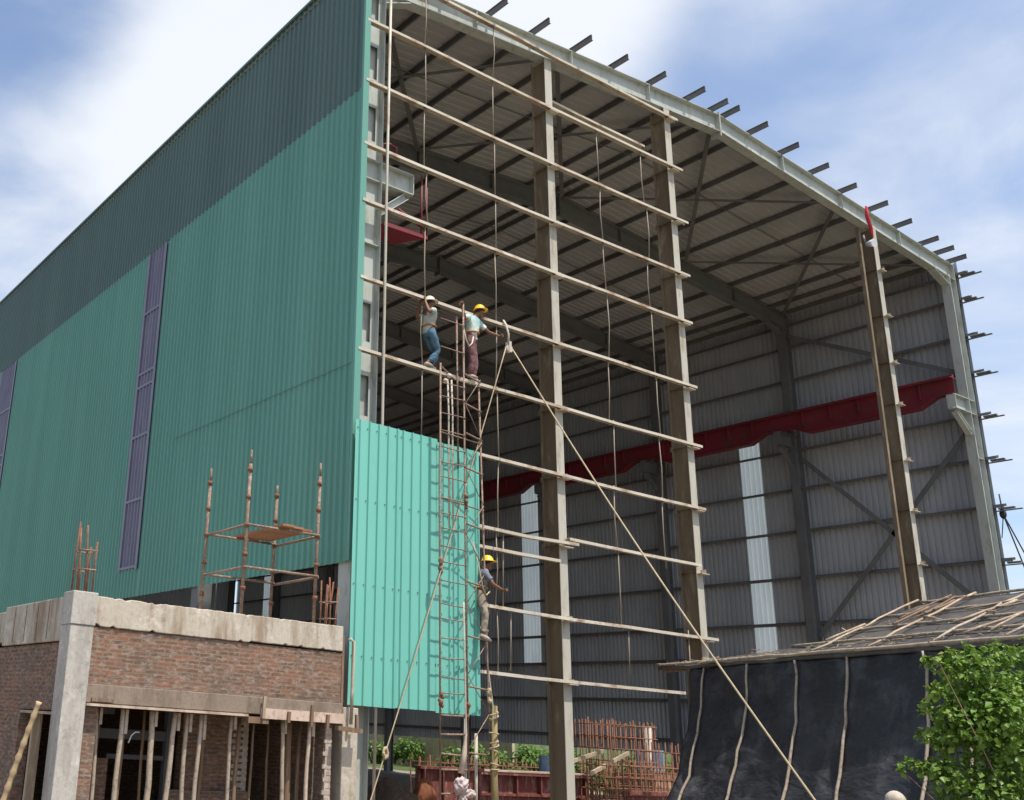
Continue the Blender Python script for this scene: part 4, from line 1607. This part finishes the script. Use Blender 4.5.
# green growth beyond the open foot of the right-hand wall
k = 0
labs = ['green bush beyond the shed, behind the second gable bay', 'green bush beyond the shed, left of the tarpaulin hut', 'green bush beyond the shed, left of the first gable column', 'green bush beyond the shed, seen left of the ladder', 'green bush at the far left beyond the shed floor', 'green bush beyond the shed, right behind the rebar cages']
for (u, t) in ((620, 40), (668, 36), (530, 45), (480, 48), (400, 55), (585, 42)):
    rr_ = ray(u, 740)
    p = CAM + rr_ * ((27.5 + (t - 36) * .3 - CAM.x) / rr_.x)
    base = (p.x, p.y, GZ)
    cl = []
    for _ in range(9):
        cl.append((p.x + random.uniform(-2, 2), p.y + random.uniform(-2, 2), GZ + random.uniform(.1, 1.1), random.uniform(.45, .85)))
    bush('field_bush', labs[k], base, cl, 3200, .2, m_leaf_far, 5, 'bushes beyond the shed')
    k += 1

# ------------------------------------------------------------------ workers


def skin_chain(name, chains, levels=2):
    """one continuous skinned surface; chains = lists of (key, point, radius); shared keys join"""
    me = bpy.data.meshes.new(name)
    idx, vs_, rad, ed = {}, [], [], []
    for ch in chains:
        prev = None
        for key, p, r in ch:
            if key not in idx:
                idx[key] = len(vs_)
                vs_.append(Vector(p))
                rad.append(r)
            i = idx[key]
            if prev is not None and prev != i:
                ed.append((prev, i))
            prev = i
    me.from_pydata(vs_, ed, [])
    o = bpy.data.objects.new(name, me)
    col.objects.link(o)
    o.modifiers.new('skin', 'SKIN')
    for i, v in enumerate(me.skin_vertices[0].data):
        r = rad[i]
        v.radius = r if isinstance(r, tuple) else (r, r)
    me.skin_vertices[0].data[0].use_root = True
    s = o.modifiers.new('sub', 'SUBSURF')
    s.levels = s.render_levels = levels
    dg = bpy.context.evaluated_depsgraph_get()
    dg.update()
    ev_ = o.evaluated_get(dg)
    out = bpy.data.meshes.new_from_object(ev_)
    bpy.data.objects.remove(o)
    bpy.data.meshes.remove(me)
    return out


def person(label, J, shirt, trousers, helmet, face, sleeve=.5, loc=None, extra=None):
    """J: joint dictionary in world coordinates"""
    V = {k: Vector(v) for k, v in J.items()}
    base = Vector(loc if loc is not None else V['footL'])
    root = thing('person', label, 'person', base)
    face = Vector(face).normalized()
    neck, head = V['neck'], V['head']
    chest = V['pelvis'].lerp(V['neck'], .68)
    waist = V['pelvis'].lerp(V['neck'], .32)

    def hand_dir(s):
        return (V['hand' + s] - V['elbow' + s]).normalized()
    ch = [[('pelvis', V['pelvis'], .105), ('waist', waist, .10), ('chest', chest, .125), ('neck', neck, .055), ('skull', head, .07)]]
    for s in 'LR':
        sh, el, ha = V['sho' + s], V['elbow' + s], V['hand' + s]
        ch.append([('chest', chest, .125), ('sho' + s, sh, .058), ('ua' + s, sh.lerp(el, .5), .047), ('el' + s, el, .039), ('fa' + s, el.lerp(ha, .5), .036), ('wr' + s, ha, .026), ('pa' + s, ha + hand_dir(s) * .06, (.042, .022))])
        hp, kn, ft_ = V['hip' + s], V['knee' + s], V['foot' + s]
        toe = ft_ + V['toe' + s]
        ch.append([('pelvis', V['pelvis'], .105), ('hip' + s, hp, .088), ('th' + s, hp.lerp(kn, .5), .072), ('kn' + s, kn, .055), ('ca' + s, kn.lerp(ft_, .4), .052), ('an' + s, ft_ + Vector((0, 0, .06)), .036), ('toe' + s, toe + Vector((0, 0, .03)), .034)])
    me = skin_chain('body', ch)
    bm = bmesh.new()
    bm.from_mesh(me)
    bpy.data.meshes.remove(me)
    x = MB()
    x.bm.free()
    x.bm = bm
    for f in bm.faces:
        f.smooth = True
    # head: skull, jaw, nose, ears, eyes
    sidev = face.cross(Vector((0, 0, 1))).normalized()
    x.ball(head + Vector((0, 0, .02)), 1, 2, (.078, .082, .11))
    x.ball(head + face * .025 + Vector((0, 0, -.06)), 1, 2, (.055, .055, .05))
    x.ball(head + face * .09 + Vector((0, 0, -.01)), 1, 1, (.014, .014, .022))
    for k in (-1, 1):
        x.ball(head + sidev * .08 * k, 1, 1, (.014, .018, .03))
    # hands: five curled fingers each
    for s in 'LR':
        d = hand_dir(s)
        a = d.cross(Vector((0.3, .2, 1))).normalized()
        cdir = a.cross(d).normalized()
        p0 = V['hand' + s] + d * .085
        for k in range(4):
            off = a * (-.03 + .02 * k)
            ln = (.062, .074, .07, .055)[k]
            x.tube([p0 + off - d * .03, p0 + off + d * ln * .45, p0 + off + d * ln * .8 + cdir * ln * .35, p0 + off + d * ln * .8 + cdir * ln * .7], [.0095, .009, .008, .006], 6)
        x.tube([V['hand' + s] + d * .03 + a * .025, V['hand' + s] + d * .07 + a * .055 + cdir * .02, V['hand' + s] + d * .1 + a * .05 + cdir * .05], [.012, .01, .007], 6)
    n0 = len(x.bm.faces)
    x.mi = 1
    for k in (-1, 1):
        x.ball(head + sidev * .03 * k + face * .078 + Vector((0, 0, .015)), .009, 1)
    x.ball(head + face * .078 + Vector((0, 0, -.055)), 1, 1, (.022, .022, .006))
    body = x.build('body', [m_skin, m_hair], root, recalc=True)

    def cloth(name, chains, mat):
        me2 = skin_chain(name, chains)
        y = MB()
        y.bm.free()
        y.bm = bmesh.new()
        y.bm.from_mesh(me2)
        bpy.data.meshes.remove(me2)
        for f in y.bm.faces:
            f.smooth = True
        for v in y.bm.verts:
            v.co += Vector((mn.noise(v.co * 9), mn.noise(v.co * 9 + Vector((3, 3, 3))), mn.noise(v.co * 9 + Vector((7, 1, 5))))) * .02 + Vector((mn.noise(v.co * 22), mn.noise(v.co * 22 + Vector((3, 3, 3))), 0)) * .012
        return y.build(name, mat, root)
    cs = [[('hem', V['pelvis'] + Vector((0, 0, -.09)), .14), ('pelvis', V['pelvis'] + Vector((0, 0, .02)), .138), ('waist', waist, .13), ('chest', chest, .15), ('neck', neck + (V['pelvis'] - neck).normalized() * .035, .075)]]
    for s in 'LR':
        sh, el = V['sho' + s], V['elbow' + s]
        cs.append([('chest', chest, .15), ('s' + s, sh, .078), ('u' + s, sh.lerp(el, .5), .066), ('e' + s, sh.lerp(el, .5 + sleeve * .5), .062)])
    cloth('shirt', cs, shirt)
    ct = [[('p0', V['pelvis'].lerp(V['neck'], .27), .122), ('pelvis', V['pelvis'] + Vector((0, 0, -.03)), .128)]]
    for s in 'LR':
        hp, kn, ft_ = V['hip' + s], V['knee' + s], V['foot' + s]
        ct.append([('pelvis', V['pelvis'] + Vector((0, 0, -.03)), .128), ('h' + s, hp, .102), ('t' + s, hp.lerp(kn, .5), .09), ('k' + s, kn, .074), ('c' + s, kn.lerp(ft_, .5), .068), ('a' + s, kn.lerp(ft_, .88) + Vector((0, 0, .03)), .06)])
    cloth('trousers', ct, trousers)
    # shoes
    for s in 'LR':
        y = MB()
        f0 = V['foot' + s]
        tv = V['toe' + s]
        y.tube([f0 - tv * .35 + Vector((0, 0, .035)), f0 + Vector((0, 0, .04)), f0 + tv * .6 + Vector((0, 0, .034)), f0 + tv * 1.05 + Vector((0, 0, .028))], [.03, .046, .042, .022], 8)
        y.build('shoe', m_shoe, root)
    # hair and helmet
    y = MB()
    y.ball(head + Vector((0, 0, .045)) - face * .012, 1, 2, (.083, .086, .095))
    y.build('hair', m_hair, root)
    y = MB()
    c = head + Vector((0, 0, .075)) - face * .004
    prof = [(.0, .108), (.05, .102), (.085, .078), (.108, .04), (.117, .0), (.15, -.008), (.152, -.016), (.112, -.018)]
    n = 18
    rings = []
    for r, z in prof:
        ring = []
        for q in range(n):
            a = 2 * math.pi * q / n
            dirv_ = Vector((math.cos(a), math.sin(a), 0))
            ex = 1.0
            if r > .14:
                ex = 1.0 + .22 * max(0, dirv_.dot(Vector((face.x, face.y, 0)))) - .12 * max(0, -dirv_.dot(Vector((face.x, face.y, 0))))
            ring.append(y.bm.verts.new(c + dirv_ * max(r, .002) * ex + Vector((0, 0, z))))
        rings.append(ring)
    for ra, rb in zip(rings, rings[1:]):
        for q in range(n):
            y.bm.faces.new((ra[q], ra[(q + 1) % n], rb[(q + 1) % n], rb[q])).smooth = True
    hm = y.build('helmet', helmet, root)
    # safety belt
    y = MB()
    wv = waist.lerp(V['pelvis'], .3)
    y.tube([wv + Vector((.148 * math.cos(a), .148 * math.sin(a), 0)) for a in [i / 16 * 2 * math.pi for i in range(17)]], .02, 6, cap=False)
    y.build('belt', m_strap, root)
    return root


FZ = 8.66
# 1: left worker, knees bent, both hands up at the rod below the upper girt
person('worker in pale shirt and blue jeans with a cream helmet, gripping the upper girt', dict(
    footL=(1.66, -.12, FZ), footR=(1.80, -.05, FZ), toeL=(.15, .0, 0), toeR=(.16, .02, 0),
    kneeL=(1.93, -.14, 9.03), kneeR=(2.0, -.02, 9.02), hipL=(1.72, -.2, 9.36), hipR=(1.74, .0, 9.36),
    pelvis=(1.71, -.1, 9.42), neck=(1.70, -.12, 9.86), head=(1.72, -.13, 10.0),
    shoL=(1.68, -.3, 9.80), shoR=(1.72, .06, 9.80), elbowL=(1.50, -.36, 9.72), elbowR=(1.56, .1, 9.74), handL=(1.53, -.22, 9.98), handR=(1.58, .0, 10.02)),
    m_greyshirt, m_jeans, m_cream_h, (.9, -.3, 0), .45)
# 2: worker beside the ladder, arms spread
person('worker in teal and white shirt, maroon trousers and yellow helmet, arms spread', dict(
    footL=(2.80, -.14, FZ), footR=(2.98, -.05, FZ), toeL=(.16, -.04, 0), toeR=(.16, .03, 0),
    kneeL=(2.80, -.20, 9.07), kneeR=(3.02, -.06, 9.06), hipL=(2.79, -.18, 9.48), hipR=(2.93, -.05, 9.48),
    pelvis=(2.85, -.12, 9.55), neck=(2.93, -.14, 10.03), head=(3.06, -.17, 10.16),
    shoL=(2.73, -.18, 9.98), shoR=(3.10, -.10, 9.96), elbowL=(2.50, -.32, 9.83), elbowR=(3.33, -.14, 9.80), handL=(2.33, -.44, 9.98), handR=(3.58, -.16, 9.78)),
    m_tealshirt, m_maroon, m_yellow, (.93, -.25, -.2), .35)
# 3: worker sitting astride the girt end at the panel's edge
SZ = 4.12
person('worker in slate shirt and yellow helmet sitting on a girt end beside the turquoise panel', dict(
    footL=(2.80, -.46, 3.40), footR=(3.22, .02, 3.60), toeL=(.17, -.02, -.06), toeR=(.16, 0, -.02),
    kneeL=(2.86, -.46, 3.86), kneeR=(3.32, -.02, 4.05), hipL=(2.90, -.28, 4.22), hipR=(2.96, -.10, 4.22),
    pelvis=(2.92, -.2, 4.27), neck=(3.01, -.24, 4.72), head=(3.11, -.28, 4.84),
    shoL=(2.93, -.40, 4.66), shoR=(3.05, -.06, 4.68), elbowL=(3.02, -.52, 4.42), elbowR=(2.98, -.08, 4.95), handL=(3.26, -.50, 4.36), handR=(2.94, -.14, 5.16)),
    m_navyshirt, m_dusty, m_yellow, (.92, -.3, -.2), .4, loc=(2.92, -.2, 4.12))
# lanyards
mb = MB()
mb.tube([(3.0, -.45, 4.3), (2.85, -.5, 4.2), (2.75, -.52, 4.32), (2.7, -.5, 4.6), (2.62, -.4, 5.2)], .014, 6)
tag(mb.build('lanyard', m_rope, origin=(2.9, -.4, 4.3)), 'tan lanyard looped beside the sitting worker', 'lanyard')
mb = MB()
mb.tube([(2.75, -.3, 9.5), (2.62, -.4, 9.3), (2.52, -.42, 9.2), (2.45, -.4, 9.35), (2.36, -.42, 9.6)], .016, 6)
tag(mb.build('lanyard', m_ropew, origin=(2.6, -.35, 9.4)), 'pale lanyard linking the maroon-trousered worker to the ladder', 'lanyard')
o = MB().tube([(3.03, -.26, 4.0), (3.1, -.25, 3.0), (3.22, -.3, 2.0), (3.28, -.35, GZ)], .014, 6).build('drop_line', m_ropew, origin=(3.1, -.3, 3))
tag(o, 'thin pale line dropping from the sitting worker to the ground', 'rope')
